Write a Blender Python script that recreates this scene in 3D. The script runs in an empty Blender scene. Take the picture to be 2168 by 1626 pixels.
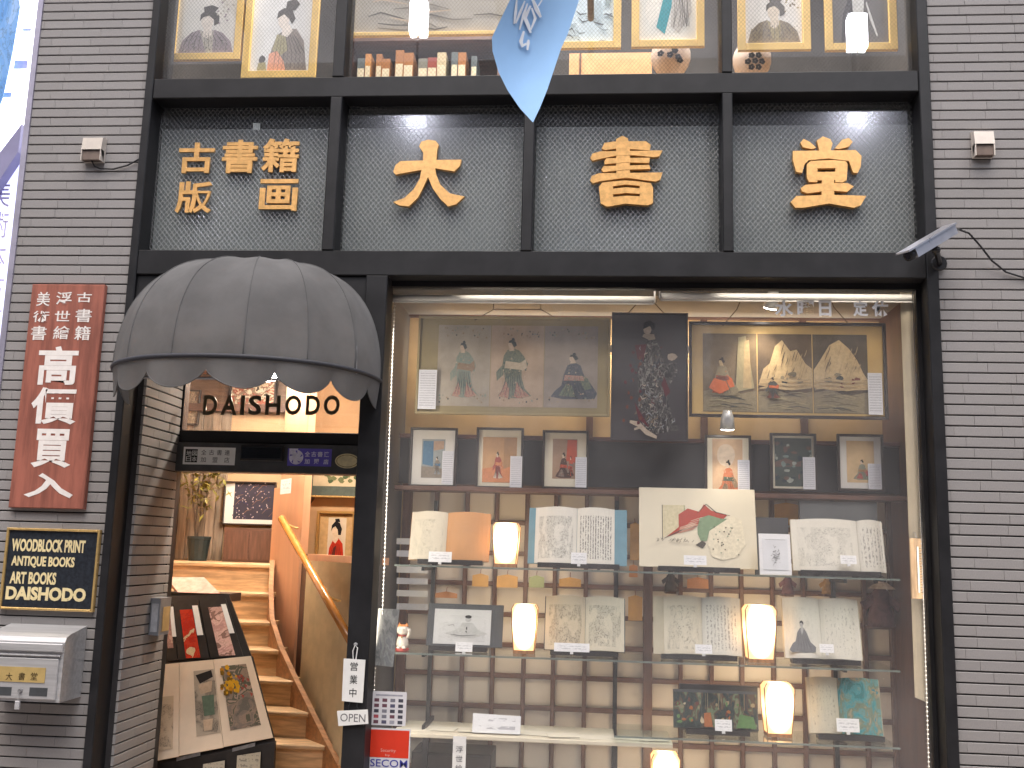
import bpy, math, random
from mathutils import Vector, Matrix
R = math.radians
RNG = random.Random(7)
sc = bpy.context.scene
COL = sc.collection

# ------------------------------------------------------------------ camera, sky, sun, exposure
EYE = Vector((0.0, -5.0, 1.55))
FPX = 2127.0
YAW, PITCH, ROLL = R(4.76), R(9.4), R(-1.59)
def _m(a): return Matrix(a)
MC = (_m(((math.cos(YAW), -math.sin(YAW), 0), (math.sin(YAW), math.cos(YAW), 0), (0, 0, 1)))
      @ _m(((1, 0, 0), (0, math.cos(PITCH), -math.sin(PITCH)), (0, math.sin(PITCH), math.cos(PITCH))))
      @ _m(((math.cos(ROLL), 0, math.sin(ROLL)), (0, 1, 0), (-math.sin(ROLL), 0, math.cos(ROLL)))))
cam = bpy.data.cameras.new('camera')
cam.sensor_width = 36.0
cam.lens = 36.0 * FPX / 2168.0
cam.clip_start = 0.05
cam.clip_end = 400
camo = bpy.data.objects.new('camera', cam)
COL.objects.link(camo)
CB = _m(((1, 0, 0), (0, 0, -1), (0, 1, 0)))
camo.matrix_world = Matrix.Translation(EYE) @ (MC @ CB).to_4x4()
sc.camera = camo

SUN_EL, SUN_AZ = R(64), R(-22)          # light comes from behind the camera's left shoulder
world = bpy.data.worlds.new('World')
sc.world = world
world.use_nodes = True
wn = world.node_tree
bg = wn.nodes['Background']
sky = wn.nodes.new('ShaderNodeTexSky')
sky.sky_type = 'NISHITA'
sky.sun_disc = False
sky.sun_elevation = SUN_EL
sky.sun_rotation = R(180) - SUN_AZ
sky.air_density = 1.0
sky.dust_density = 6.0
sky.ozone_density = 1.0
wn.links.new(sky.outputs[0], bg.inputs[0])
bg.inputs[1].default_value = 0.10
sun = bpy.data.lights.new('sun', 'SUN')
sun.energy = 1.5
sun.angle = R(40)
sun.color = (1.0, 0.97, 0.94)
suno = bpy.data.objects.new('sun', sun)
COL.objects.link(suno)
suno.location = (0, -8, 12)
sd = Vector((-math.sin(SUN_AZ) * math.cos(SUN_EL) * -1, math.cos(SUN_EL) * math.cos(SUN_AZ), -math.sin(SUN_EL)))
suno.rotation_euler = sd.to_track_quat('-Z', 'Y').to_euler()
vs = sc.view_settings
vs.view_transform = 'Standard'
vs.look = 'None'
vs.exposure = 1.02
vs.gamma = 1.0
vs.use_curve_mapping = False
sc.cycles.use_denoising = True
sc.cycles.max_bounces = 8
sc.cycles.transparent_max_bounces = 16
sc.cycles.caustics_reflective = False
sc.cycles.caustics_refractive = False

# ------------------------------------------------------------------ helpers: pixels, meshes, things
def P(px, py, y):
    """point where the photograph's pixel meets the upright plane at depth y"""
    d = MC @ Vector((px - 1084.0, FPX, -(py - 813.0)))
    t = (y - EYE.y) / d.y
    return Vector((d.x * t, y, EYE.z + d.z * t))
def RX(x0, y0, x1, y1, y):
    """pixel box -> upright rectangle x0,x1,z0,z1 at depth y"""
    a, b, c, d = P(x0, y0, y), P(x1, y0, y), P(x0, y1, y), P(x1, y1, y)
    return ((a.x + c.x) / 2, (b.x + d.x) / 2, (c.z + d.z) / 2, (a.z + b.z) / 2)

WL = {}
def wl(o): return WL.get(o.name, Vector((0, 0, 0)))
class MB:
    def __init__(s): s.v, s.f, s.m = [], [], []
    def add(s, vs, fs, mi=0):
        n = len(s.v); s.v += [tuple(v) for v in vs]
        for f in fs: s.f.append([i + n for i in f]); s.m.append(mi)
        return s
    def box(s, x0, x1, y0, y1, z0, z1, mi=0):
        vs = [(x0, y0, z0), (x1, y0, z0), (x1, y1, z0), (x0, y1, z0), (x0, y0, z1), (x1, y0, z1), (x1, y1, z1), (x0, y1, z1)]
        return s.add(vs, [(0, 3, 2, 1), (4, 5, 6, 7), (0, 1, 5, 4), (1, 2, 6, 5), (2, 3, 7, 6), (3, 0, 4, 7)], mi)
    def bbox(s, x0, x1, y0, y1, z0, z1, b=.003, mi=0):
        """box with its front (y0) edges chamfered"""
        vs = [(x0, y1, z0), (x1, y1, z0), (x1, y1, z1), (x0, y1, z1), (x0, y0 + b, z0), (x1, y0 + b, z0), (x1, y0 + b, z1), (x0, y0 + b, z1),
              (x0 + b, y0, z0 + b), (x1 - b, y0, z0 + b), (x1 - b, y0, z1 - b), (x0 + b, y0, z1 - b)]
        fs = [(0, 3, 2, 1), (8, 9, 10, 11)]
        for i in range(4):
            j = (i + 1) % 4
            fs += [(i, j, 4 + j, 4 + i), (4 + i, 4 + j, 8 + j, 8 + i)]
        return s.add(vs, fs, mi)
    def prism(s, poly, y0, y1, mi=0):
        """polygon in x,z standing at y0 (front) .. y1 (back)"""
        a = sum(poly[i][0] * poly[(i + 1) % len(poly)][1] - poly[(i + 1) % len(poly)][0] * poly[i][1] for i in range(len(poly)))
        if a < 0: poly = poly[::-1]
        n = len(poly)
        vs = [(p[0], y0, p[1]) for p in poly] + [(p[0], y1, p[1]) for p in poly]
        fs = [list(range(n)), list(range(2 * n - 1, n - 1, -1))] + [(i, n + i, n + (i + 1) % n, (i + 1) % n) for i in range(n)]
        return s.add(vs, fs, mi)
    def flat(s, poly, y, mi=0):
        a = sum(poly[i][0] * poly[(i + 1) % len(poly)][1] - poly[(i + 1) % len(poly)][0] * poly[i][1] for i in range(len(poly)))
        if a < 0: poly = poly[::-1]
        return s.add([(p[0], y, p[1]) for p in poly], [list(range(len(poly)))], mi)
    def tube(s, pts, r, n=6, mi=0, caps=True):
        pts = [Vector(p) for p in pts]; rings = []
        for i, p in enumerate(pts):
            t = (pts[min(i + 1, len(pts) - 1)] - pts[max(i - 1, 0)]).normalized()
            u = t.cross(Vector((0, 0, 1)))
            if u.length < .05: u = t.cross(Vector((0, 1, 0)))
            u.normalize(); w = u.cross(t)
            rr = r[i] if isinstance(r, (list, tuple)) else r
            rings.append([p + u * rr * math.cos(2 * math.pi * k / n) + w * rr * math.sin(2 * math.pi * k / n) for k in range(n)])
        vs = [v for g in rings for v in g]; fs = []
        for i in range(len(pts) - 1):
            for k in range(n): fs.append((i * n + k, i * n + (k + 1) % n, (i + 1) * n + (k + 1) % n, (i + 1) * n + k))
        if caps: fs += [list(range(n - 1, -1, -1)), list(range((len(pts) - 1) * n, len(pts) * n))]
        return s.add(vs, fs, mi)
    def lathe(s, prof, c=(0, 0, 0), n=12, mi=0, sx=1.0, sy=1.0):
        vs = []; fs = []
        for r, z in prof:
            for k in range(n):
                a = 2 * math.pi * k / n
                vs.append((c[0] + r * sx * math.cos(a), c[1] + r * sy * math.sin(a), c[2] + z))
        for i in range(len(prof) - 1):
            for k in range(n): fs.append((i * n + k, i * n + (k + 1) % n, (i + 1) * n + (k + 1) % n, (i + 1) * n + k))
        fs += [list(range(n - 1, -1, -1)), list(range((len(prof) - 1) * n, len(prof) * n))]
        return s.add(vs, fs, mi)
    def slab(s, q, th, mi=0):
        """four corner points (TL, TR, BR, BL seen from the front), thickness th to the back"""
        q = [Vector(p) for p in q]
        n = (q[1] - q[0]).cross(q[3] - q[0]).normalized()
        if n.y > 0: n = -n
        b = [p - n * th for p in q]
        return s.add(q + b, [(0, 3, 2, 1), (4, 5, 6, 7), (0, 1, 5, 4), (1, 2, 6, 5), (2, 3, 7, 6), (3, 0, 4, 7)], mi)
    def grid(s, fn, nu, nv, mi=0):
        vs = [fn(i / nu, j / nv) for j in range(nv + 1) for i in range(nu + 1)]
        fs = [(j * (nu + 1) + i, j * (nu + 1) + i + 1, (j + 1) * (nu + 1) + i + 1, (j + 1) * (nu + 1) + i) for j in range(nv) for i in range(nu)]
        return s.add(vs, fs, mi)
    def build(s, name, mats, parent=None, local=False, smooth=False):
        me = bpy.data.meshes.new(name)
        off = Vector((0, 0, 0)) if (local or parent is None) else wl(parent)
        me.from_pydata([(v[0] - off.x, v[1] - off.y, v[2] - off.z) for v in s.v], [], s.f)
        if not isinstance(mats, (list, tuple)): mats = [mats]
        for m in mats: me.materials.append(m)
        if len(mats) > 1: me.polygons.foreach_set('material_index', s.m)
        if smooth: me.polygons.foreach_set('use_smooth', [True] * len(me.polygons))
        me.update()
        o = bpy.data.objects.new(name, me); COL.objects.link(o)
        if parent is not None: o.parent = parent; WL[o.name] = wl(parent)
        return o

def tag(o, label, cat, group=None):
    o['label'] = label; o['category'] = cat
    if group: o['group'] = group
    return o
def T(name, label, cat, loc=(0, 0, 0), group=None, rot=(0, 0, 0)):
    o = bpy.data.objects.new(name, None); COL.objects.link(o)
    o.empty_display_size = .05
    o.location = loc; o.rotation_euler = rot
    WL[o.name] = Vector(loc)
    return tag(o, label, cat, group)
def struct(o):
    o['kind'] = 'structure'; return o

# ------------------------------------------------------------------ materials
def hexc(h):
    h = h.lstrip('#'); c = [int(h[i:i + 2], 16) / 255 for i in (0, 2, 4)]
    return tuple(((x / 12.92) if x <= .04045 else ((x + .055) / 1.055) ** 2.4) for x in c)
class NT:
    def __init__(s, name):
        s.mat = bpy.data.materials.new(name); s.mat.use_nodes = True
        s.t = s.mat.node_tree; s.b = s.t.nodes['Principled BSDF']; s.out = s.t.nodes['Material Output']
        s.tc = s.t.nodes.new('ShaderNodeTexCoord')
    def n(s, ty, **k):
        o = s.t.nodes.new(ty)
        for a, b in k.items(): setattr(o, a, b)
        return o
    def set(s, i, v):
        if hasattr(v, 'is_output'): s.t.links.new(v, i)
        elif v is not None: i.default_value = v
    def m(s, op, a, b=None, c=None):
        o = s.n('ShaderNodeMath', operation=op)
        for i, v in enumerate((a, b, c)):
            if v is not None: s.set(o.inputs[i], v)
        return o.outputs[0]
    def mix(s, f, a, b):
        o = s.n('ShaderNodeMix', data_type='RGBA')
        s.set(o.inputs[0], f)
        for i, v in ((6, a), (7, b)): s.set(o.inputs[i], v if hasattr(v, 'is_output') else (*v[:3], 1))
        return o.outputs[2]
    def noise(s, scale, detail=3, rough=.5, co='Object', stretch=(1, 1, 1), dist=0, loc=(0, 0, 0)):
        mp = s.n('ShaderNodeMapping'); s.t.links.new(s.tc.outputs[co], mp.inputs[0]); mp.inputs['Scale'].default_value = stretch
        mp.inputs['Location'].default_value = loc
        o = s.n('ShaderNodeTexNoise'); s.t.links.new(mp.outputs[0], o.inputs[0])
        o.inputs['Scale'].default_value = scale; o.inputs['Detail'].default_value = detail; o.inputs['Roughness'].default_value = rough
        o.inputs['Distortion'].default_value = dist
        return o
    def sep(s, co='Object'):
        o = s.n('ShaderNodeSeparateXYZ'); s.t.links.new(s.tc.outputs[co], o.inputs[0]); return o.outputs
    def bump(s, h, st=.3, d=.01):
        o = s.n('ShaderNodeBump'); o.inputs['Strength'].default_value = st; o.inputs['Distance'].default_value = d
        s.t.links.new(h, o.inputs['Height']); s.t.links.new(o.outputs[0], s.b.inputs['Normal'])
    def sm(s, x, a, b):   # smoothstep a..b -> 0..1
        o = s.n('ShaderNodeMapRange', interpolation_type='SMOOTHSTEP'); s.set(o.inputs[0], x); o.inputs[1].default_value = a; o.inputs[2].default_value = b
        return o.outputs[0]
MATS = {}
def mat(name, col, rough=.6, metal=0.0, var=.15, scale=25.0, bump=0.0, stretch=(1, 1, 1), spec=.5, objvar=0.0, coat=0.0):
    if name in MATS: return MATS[name]
    if isinstance(col, str): col = hexc(col)
    k = NT(name)
    nz = k.noise(scale, 5, .6, stretch=stretch)
    lo = tuple(c * (1 - var) for c in col); hi = tuple(min(1, c * (1 + var)) for c in col)
    f = k.sm(nz.outputs[0], .3, .7)
    c = k.mix(f, lo, hi)
    if objvar:
        oi = k.n('ShaderNodeObjectInfo')
        c2 = k.mix(oi.outputs['Random'], tuple(x * (1 - objvar) for x in col), tuple(min(1, x * (1 + objvar)) for x in col))
        o = k.n('ShaderNodeMix', data_type='RGBA', blend_type='MIX'); o.inputs[0].default_value = .55
        k.t.links.new(c, o.inputs[6]); k.t.links.new(c2, o.inputs[7]); c = o.outputs[2]
    k.set(k.b.inputs['Base Color'], c)
    rr = k.m('ADD', k.m('MULTIPLY', nz.outputs[0], .16), max(.02, rough - .08))
    k.set(k.b.inputs['Roughness'], rr)
    k.b.inputs['Metallic'].default_value = metal
    k.b.inputs['Specular IOR Level'].default_value = spec
    if coat: k.b.inputs['Coat Weight'].default_value = coat; k.b.inputs['Coat Roughness'].default_value = .15
    if bump: k.bump(nz.outputs[0], bump, .004)
    MATS[name] = k.mat
    return k.mat
def ink(h, var=.1, scale=60):
    return mat('ink_' + h.lstrip('#'), h, .85, 0, var, scale, spec=.15)
def glow(name, col, st):
    k = NT(name)
    nz = k.noise(18, 3)
    k.b.inputs['Base Color'].default_value = (*col, 1)
    k.set(k.b.inputs['Emission Color'], k.mix(nz.outputs[0], tuple(c * .92 for c in col), col))
    k.b.inputs['Emission Strength'].default_value = st
    return k.mat
def schlick(k, f0):
    """reflectance that is the same from both sides of a thin pane"""
    lw = k.n('ShaderNodeLayerWeight'); lw.inputs[0].default_value = .5
    return k.m('ADD', k.m('MULTIPLY', k.m('POWER', lw.outputs['Facing'], 5.0), 1 - f0), f0)
def glass_mat(name, wires=False, tint=(1, 1, 1), rough=0.0, ior=1.5, haze_film=0.0):
    k = NT(name)
    tr = k.n('ShaderNodeBsdfTransparent'); tr.inputs[0].default_value = (*tint, 1)
    gl = k.n('ShaderNodeBsdfGlossy'); gl.inputs['Roughness'].default_value = rough
    fr = schlick(k, ((ior - 1) / (ior + 1)) ** 2 * 1.5)
    # uneven smears, plus a pale coat that paints reflected haze over the pane
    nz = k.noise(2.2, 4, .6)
    mx = k.n('ShaderNodeMixShader')
    k.set(mx.inputs[0], fr); k.t.links.new(tr.outputs[0], mx.inputs[1]); k.t.links.new(gl.outputs[0], mx.inputs[2])
    last = mx.outputs[0]
    if haze_film:
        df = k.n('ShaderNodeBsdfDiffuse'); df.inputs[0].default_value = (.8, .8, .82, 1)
        m2 = k.n('ShaderNodeMixShader'); k.set(m2.inputs[0], k.m('MULTIPLY', k.sm(nz.outputs[0], -.1, 1.0), haze_film))
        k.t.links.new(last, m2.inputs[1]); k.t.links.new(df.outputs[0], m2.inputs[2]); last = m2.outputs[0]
    if wires:
        w = wire_mask(k, .021, .07)
        df = k.n('ShaderNodeBsdfPrincipled'); df.inputs['Base Color'].default_value = (.2, .2, .2, 1); df.inputs['Roughness'].default_value = .5
        m3 = k.n('ShaderNodeMixShader'); k.set(m3.inputs[0], k.m('MULTIPLY', w, .42))
        k.t.links.new(last, m3.inputs[1]); k.t.links.new(df.outputs[0], m3.inputs[2]); last = m3.outputs[0]
    k.t.links.new(last, k.out.inputs[0])
    return k.mat
def wire_mask(k, pitch=.021, wd=.13):
    x, y, z = k.sep('Object')
    a = k.m('DIVIDE', k.m('ADD', x, k.m('MULTIPLY', z, .82)), pitch)
    b = k.m('DIVIDE', k.m('SUBTRACT', x, k.m('MULTIPLY', z, .82)), pitch)
    r = []
    for q in (a, b):
        fz = k.m('ABSOLUTE', k.m('SUBTRACT', k.m('FRACT', k.m('ADD', q, 500.0)), .5))
        r.append(k.sm(fz, .5 - wd, .5 - wd * .4))
    return k.m('MAXIMUM', r[0], r[1])
def wired_panel_mat():
    """patterned wired glass of the sign band: clear enough to show the board, glossy with a diamond relief"""
    k = NT('wired_sign_glass')
    w = wire_mask(k, .027, .15)
    gl = k.n('ShaderNodeBsdfGlossy'); gl.inputs['Roughness'].default_value = .15
    gl.inputs[0].default_value = (.9, .9, 1, 1)
    bp = k.n('ShaderNodeBump'); bp.inputs['Strength'].default_value = .3; bp.inputs['Distance'].default_value = .003
    k.t.links.new(w, bp.inputs['Height']); k.t.links.new(bp.outputs[0], gl.inputs['Normal'])
    tr = k.n('ShaderNodeBsdfTransparent'); tr.inputs[0].default_value = (.93, .96, .95, 1)
    mx = k.n('ShaderNodeMixShader'); k.set(mx.inputs[0], schlick(k, .06))
    k.t.links.new(tr.outputs[0], mx.inputs[1]); k.t.links.new(gl.outputs[0], mx.inputs[2])
    df = k.n('ShaderNodeBsdfDiffuse'); df.inputs[0].default_value = (.70, .71, .71, 1)
    m3 = k.n('ShaderNodeMixShader'); k.set(m3.inputs[0], k.m('MULTIPLY', w, .23))
    k.t.links.new(mx.outputs[0], m3.inputs[1]); k.t.links.new(df.outputs[0], m3.inputs[2])
    k.t.links.new(m3.outputs[0], k.out.inputs[0])
    return k.mat
def margin(k, g, mx, mz0, mz1):
    a = k.m('MULTIPLY', k.sm(g[0], mx, mx + .02), k.sm(k.m('SUBTRACT', 1.0, g[0]), mx, mx + .02))
    b = k.m('MULTIPLY', k.sm(g[2], mz0, mz0 + .02), k.sm(k.m('SUBTRACT', 1.0, g[2]), mz1, mz1 + .02))
    return k.m('MULTIPLY', a, b)
def text_mat(name, paper, cols, inkc=(.06, .06, .07), dens=.5, mx=.07, mz0=.07, mz1=.14, horiz=False, rowsc=5.0, strength=.75):
    """paper with columns (or rows) of small printed characters"""
    if name in MATS: return MATS[name]
    if isinstance(paper, str): paper = hexc(paper)
    k = NT(name); g = k.sep('Generated')
    u, v = (g[2], g[0]) if horiz else (g[0], g[2])
    f = k.m('ABSOLUTE', k.m('SUBTRACT', k.m('FRACT', k.m('MULTIPLY', u, float(cols))), .5))
    band = k.sm(k.m('SUBTRACT', .5, f), .18, .28)
    st = (cols * 1.0, 1, cols * rowsc / 4) if not horiz else (cols * rowsc / 4, 1, cols * 1.0)
    nz = k.noise(2.2, 2, .6, co='Generated', stretch=st)
    dots = k.sm(nz.outputs[0], dens - .03, dens + .05)
    msk = k.m('MULTIPLY', k.m('MULTIPLY', band, dots), margin(k, g, mx, mz0, mz1))
    pn = k.noise(5, 4, .6, co='Generated')
    pc = k.mix(pn.outputs[0], tuple(c * .86 for c in paper), tuple(min(1, c * 1.06) for c in paper))
    k.set(k.b.inputs['Base Color'], k.mix(k.m('MULTIPLY', msk, strength), pc, inkc))
    k.b.inputs['Roughness'].default_value = .85; k.b.inputs['Specular IOR Level'].default_value = .15
    MATS[name] = k.mat
    return k.mat
def draw_mat(name, paper, seed, fine=7.0, inkc=(.07, .07, .07), mx=.08, mz0=.07, mz1=.16, strength=.8, wash=.25):
    """paper with brush line drawing and a grey wash"""
    if name in MATS: return MATS[name]
    if isinstance(paper, str): paper = hexc(paper)
    k = NT(name); g = k.sep('Generated')
    n1 = k.noise(fine, 3, .55, co='Generated', stretch=(1, 1, 1.3), dist=1.2, loc=(seed, seed * 1.7, seed * .6))
    ln = k.sm(k.m('ABSOLUTE', k.m('SUBTRACT', n1.outputs[0], .5)), .022, .006)
    n2 = k.noise(fine * .5, 2, .5, co='Generated', loc=(seed * 2.1, 3, seed))
    area = k.sm(n2.outputs[0], .42, .52)
    n3 = k.noise(fine * 5, 2, .5, co='Generated', loc=(1, seed, 2))
    dots = k.m('MULTIPLY', k.sm(n3.outputs[0], .6, .68), area)
    msk = k.m('MAXIMUM', k.m('MULTIPLY', ln, k.m('ADD', k.m('MULTIPLY', area, .8), .2)), dots)
    msk = k.m('MULTIPLY', msk, margin(k, g, mx, mz0, mz1))
    ws = k.m('MULTIPLY', k.m('MULTIPLY', area, wash), margin(k, g, mx, mz0, mz1))
    pn = k.noise(4, 4, .6, co='Generated')
    pc = k.mix(pn.outputs[0], tuple(c * .88 for c in paper), tuple(min(1, c * 1.05) for c in paper))
    pc = k.mix(ws, pc, tuple(c * .45 for c in paper))
    k.set(k.b.inputs['Base Color'], k.mix(k.m('MULTIPLY', msk, strength), pc, inkc))
    k.b.inputs['Roughness'].default_value = .85; k.b.inputs['Specular IOR Level'].default_value = .15
    MATS[name] = k.mat
    return k.mat
def blotch_mat(name, pal, seed, scale=4.0, stretch=(1, 1, 1), rough=.7):
    """woodblock-like colour fields"""
    if name in MATS: return MATS[name]
    k = NT(name)
    nz = k.noise(scale, 3, .55, co='Generated', stretch=stretch, dist=.8, loc=(seed, seed * .7, seed * 1.9))
    cr = k.n('ShaderNodeValToRGB'); k.t.links.new(nz.outputs[0], cr.inputs[0])
    e = cr.color_ramp; e.interpolation = 'CONSTANT'
    n = len(pal)
    for i, h in enumerate(pal):
        pos = .30 + .40 * i / n if i else 0
        el = e.elements[i] if i < 2 else e.elements.new(pos)
        el.position = pos; el.color = (*hexc(h), 1)
    n2 = k.noise(scale * 5, 3, .5, co='Generated', loc=(2, 5, seed))
    ln = k.sm(k.m('ABSOLUTE', k.m('SUBTRACT', n2.outputs[0], .5)), .03, .01)
    k.set(k.b.inputs['Base Color'], k.mix(k.m('MULTIPLY', ln, .3), cr.outputs[0], (.08, .07, .07)))
    k.b.inputs['Roughness'].default_value = rough; k.b.inputs['Specular IOR Level'].default_value = .2
    MATS[name] = k.mat
    return k.mat
def wood(name, col, rough=.45, axis='z', var=.3, scale=9):
    st = {'x': (.12, 1, 1), 'y': (1, .12, 1), 'z': (1, 1, .12)}[axis]
    return mat(name, col, rough, 0, var, scale * 4, .12, tuple(a * 1.0 for a in st))

FRAME = mat('bronze_frame', (.014, .014, .016), .5, .0, .25, 7, .02, spec=.3)
FRAME_IN = mat('bronze_frame_reveal', (.030, .031, .034), .42, .25, .25, 7, .02)
GLASS = glass_mat('window_glass', haze_film=.13)
GLASS_CLEAR = glass_mat('shelf_glass', tint=(.93, .97, .95))
GLASS_WIRE = glass_mat('wired_glass', wires=True, haze_film=.03)
SIGNGLASS = wired_panel_mat()
BLACK = mat('black_plastic', (.012, .012, .014), .4, 0, .2, 20)
BLACKW = mat('black_lacquer', (.018, .015, .015), .4, 0, .3, 14)
WHITE = mat('white_paper', (.72, .72, .72), .8, 0, .05, 12, spec=.2)
STEEL = mat('stainless_steel', (.50, .50, .51), .32, .45, .12, 60, .05, (.05, 1, 1))
STEEL_D = mat('aged_metal', (.30, .30, .31), .45, .7, .2, 30)
GOLD = mat('gold_leaf', (.74, .42, .15), .4, .3, .14, 40, .04)
BRASS = mat('polished_brass', (.66, .45, .18), .25, .5, .12, 30)
BROWN = wood('brown_wood', (.11, .052, .035), .5, 'x')
BROWNV = wood('brown_wood_upright', (.11, .052, .035), .5, 'z')
HONEY = wood('honey_wood', (.54, .35, .19), .4, 'x')
HONEYV = wood('honey_wood_upright', (.42, .2, .075), .4, 'z')
TANWALL = mat('tan_wall', (.52, .36, .19), .8, 0, .1, 5, .05)
PAPERB = mat('shoji_paper', (.62, .57, .52), .85, 0, .09, 3, objvar=.12, spec=.1)
CREAM = mat('cream_panel', (.50, .44, .34), .7, 0, .06, 6)
CARD = text_mat('price_card', (.80, .80, .82), 4, (.25, .25, .3), .5, .08, .15, .15, horiz=True, strength=.5)
SLIP = text_mat('caption_slip', (.70, .71, .76), 16, (.3, .3, .36), .42, .06, .03, .03, horiz=True, rowsc=3, strength=.55)

# ------------------------------------------------------------------ text
def text_part(parent, name, body, rect, y, m, th=.004, weight=0.0, local=False, flip=None, keep=False):
    """lettering fitted into rect (x0,x1,z0,z1), front at y - th"""
    cu = bpy.data.curves.new(name, 'FONT'); cu.body = body; cu.size = 1.0
    cu.offset = weight; cu.resolution_u = 3; cu.fill_mode = 'BOTH'; cu.extrude = .5
    tmp = bpy.data.objects.new('tmp', cu); COL.objects.link(tmp)
    dg = bpy.context.evaluated_depsgraph_get(); dg.update()
    me = bpy.data.meshes.new_from_object(tmp.evaluated_get(dg))
    bpy.data.objects.remove(tmp); bpy.data.curves.remove(cu)
    xs = [v.co.x for v in me.vertices]; ys = [v.co.y for v in me.vertices]
    ax, bx, ay, by = min(xs), max(xs), min(ys), max(ys)
    x0, x1, z0, z1 = rect
    sx = (x1 - x0) / max(1e-6, bx - ax); sz = (z1 - z0) / max(1e-6, by - ay)
    if keep:
        s = min(sx, sz); cx = (x0 + x1) / 2; cz = (z0 + z1) / 2
        x0 = cx - s * (bx - ax) / 2; z0 = cz - s * (by - ay) / 2; sx = sz = s
    off = Vector((0, 0, 0)) if (local or parent is None) else wl(parent)
    for v in me.vertices:
        x, yy, zz = v.co
        v.co = (x0 + (x - ax) * sx - off.x, y - th * (zz + .5) - off.y, z0 + (yy - ay) * sz - off.z)
    me.materials.clear(); me.materials.append(m); me.update()
    me.name = name
    o = bpy.data.objects.new(name, me); COL.objects.link(o)
    if parent is not None: o.parent = parent; WL[o.name] = wl(parent)
    return o
def pxpoly(pts, off, s, y):
    return [(lambda p: (p.x, p.z))(P(off[0] + a / s, off[1] + b / s, y)) for a, b in pts]

# ================================================================== SETTING
o = MB().add([(-60, -60, 0), (60, -60, 0), (60, 60, 0), (-60, 60, 0)], [(0, 1, 2, 3)]).build('ground', mat('arcade_paving', (.22, .20, .19), .6, 0, .2, 3, .05)); struct(o)
for i in range(12):                                  # paving slabs in front of the shop
    for j in range(6):
        if i == 0 and j == 0: slab_me = None
        if slab_me is None:
            s = MB().box(-.295, .295, -.295, .295, 0, .02).build('paving_slab', mat('paving_slab_stone', (.25, .22, .2), .55, 0, .15, 20, .05, objvar=.1), o)
            slab_me = s.data
        else:
            s = bpy.data.objects.new('paving_slab', slab_me); COL.objects.link(s); s.parent = o
        s.location = (-3.3 + .6 * i, -.32 - .6 * j, 0.002)

# building across the arcade (seen only as reflections in the panes)
ob = T('opposite_building', 'plain grey building across the arcade, mirrored in the shop panes', 'building', (0, -11, 0))
WALLG = mat('grey_render', (.16, .155, .15), .85, 0, .15, 2)
MB().box(-22, 22, -13, -11, 0, 9.5).build('wall', WALLG, ob)
MB().box(-22, 22, -13.2, -10.8, 9.5, 9.8).build('roof', mat('roof_edge', (.1, .1, .1), .7), ob)
for i in range(11):
    for j in range(2):
        x = -19 + 3.8 * i; z = 3.6 + j * 3
        w = MB().box(x, x + 1.9, -11.0, -10.94, z, z + 1.7).build('window', mat('dark_pane', (.05, .055, .06), .15), ob)
        MB().box(x - .08, x + 1.98, -10.94, -10.9, z - .08, z - .005).build('sill', WALLG, w)

# ------------------------------------------------------------------ tiled walls
TILE = mat('grey_border_tile', (.262, .250, .248), .8, 0, .13, 70, .3, objvar=.06, spec=.3)
MORTAR = mat('dark_mortar', (.025, .023, .025), .9, 0, .2, 30)
PITCH_Z, TH = .0525, .0458
tile_me = None
def tile_mesh():
    global tile_me
    if tile_me is None:
        ob_ = MB().bbox(-.5, .5, 0, .014, 0, TH, .0025).build('tile', TILE)
        tile_me = ob_.data; bpy.data.objects.remove(ob_)
    return tile_me
def infr(p):
    d = MC.transposed() @ (p - EYE)
    if d.y <= 0: return False
    u = 1084 + FPX * d.x / d.y; v = 813 - FPX * d.z / d.y
    return -40 < u < 2208 and -30 < v < 1650
def tiled(parent, p0, dirv, nrm, length, z0, z1, seed, z_hide=99):
    """rows of border tiles from p0 along dirv; those in the picture are single objects"""
    rng = random.Random(seed)
    rest = MB(); ang = math.atan2(dirv.y, dirv.x); base = wl(parent); n = 0
    row = 0; z = z0
    while z < z1:
        s = -rng.random() * .22
        while s < length:
            e = s + .227
            a, b = max(0, s), min(length, e - .0009)
            s = e
            if b - a < .01: continue
            c = p0 + dirv * ((a + b) / 2)
            jit = rng.uniform(-.0005, .0005)
            if (infr(Vector((c.x, c.y, z + .02))) or infr(Vector((p0.x, p0.y, z))+ dirv*a + Vector((0,0,.02)))) and n < 298 and z < z_hide:
                t = bpy.data.objects.new('tile', tile_mesh()); COL.objects.link(t); t.parent = parent
                t.location = Vector((c.x, c.y, z)) + nrm * (.014 + jit) - base; t.rotation_euler = (0, 0, ang)
                t.scale = (b - a, 1, 1); n += 1
            else:
                q0, q1 = p0 + dirv * a + nrm * (.014 + jit), p0 + dirv * b + nrm * (.014 + jit)
                back = -nrm * .014
                vs = [q0 + Vector((0, 0, z)), q1 + Vector((0, 0, z)), q1 + back + Vector((0, 0, z)), q0 + back + Vector((0, 0, z))]
                vs = [Vector((v.x, v.y, z)) for v in vs] + [Vector((v.x, v.y, z + TH)) for v in vs]
                rest.add(vs, [(0, 3, 2, 1), (4, 5, 6, 7), (0, 1, 5, 4), (1, 2, 6, 5), (2, 3, 7, 6), (3, 0, 4, 7)])
        z += PITCH_Z; row += 1
    if rest.v:
        r = rest.build('tile_courses', TILE, parent); r['kind'] = 'stuff'
XL0 = P(62, 282, 0).x                       # outer corner of the left pier
XL1 = P(300, 299, 0).x                      # where the left pier meets the steel post
XR0 = (P(1970, 248, 0).x + P(2008, 1100, 0).x) / 2
ZTOP = 6.3
wallL = T('tiled_wall', 'grey border-tiled wall carrying the red board, the plaque and the mailbox', 'wall', (XL1, .02, 0))
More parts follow.
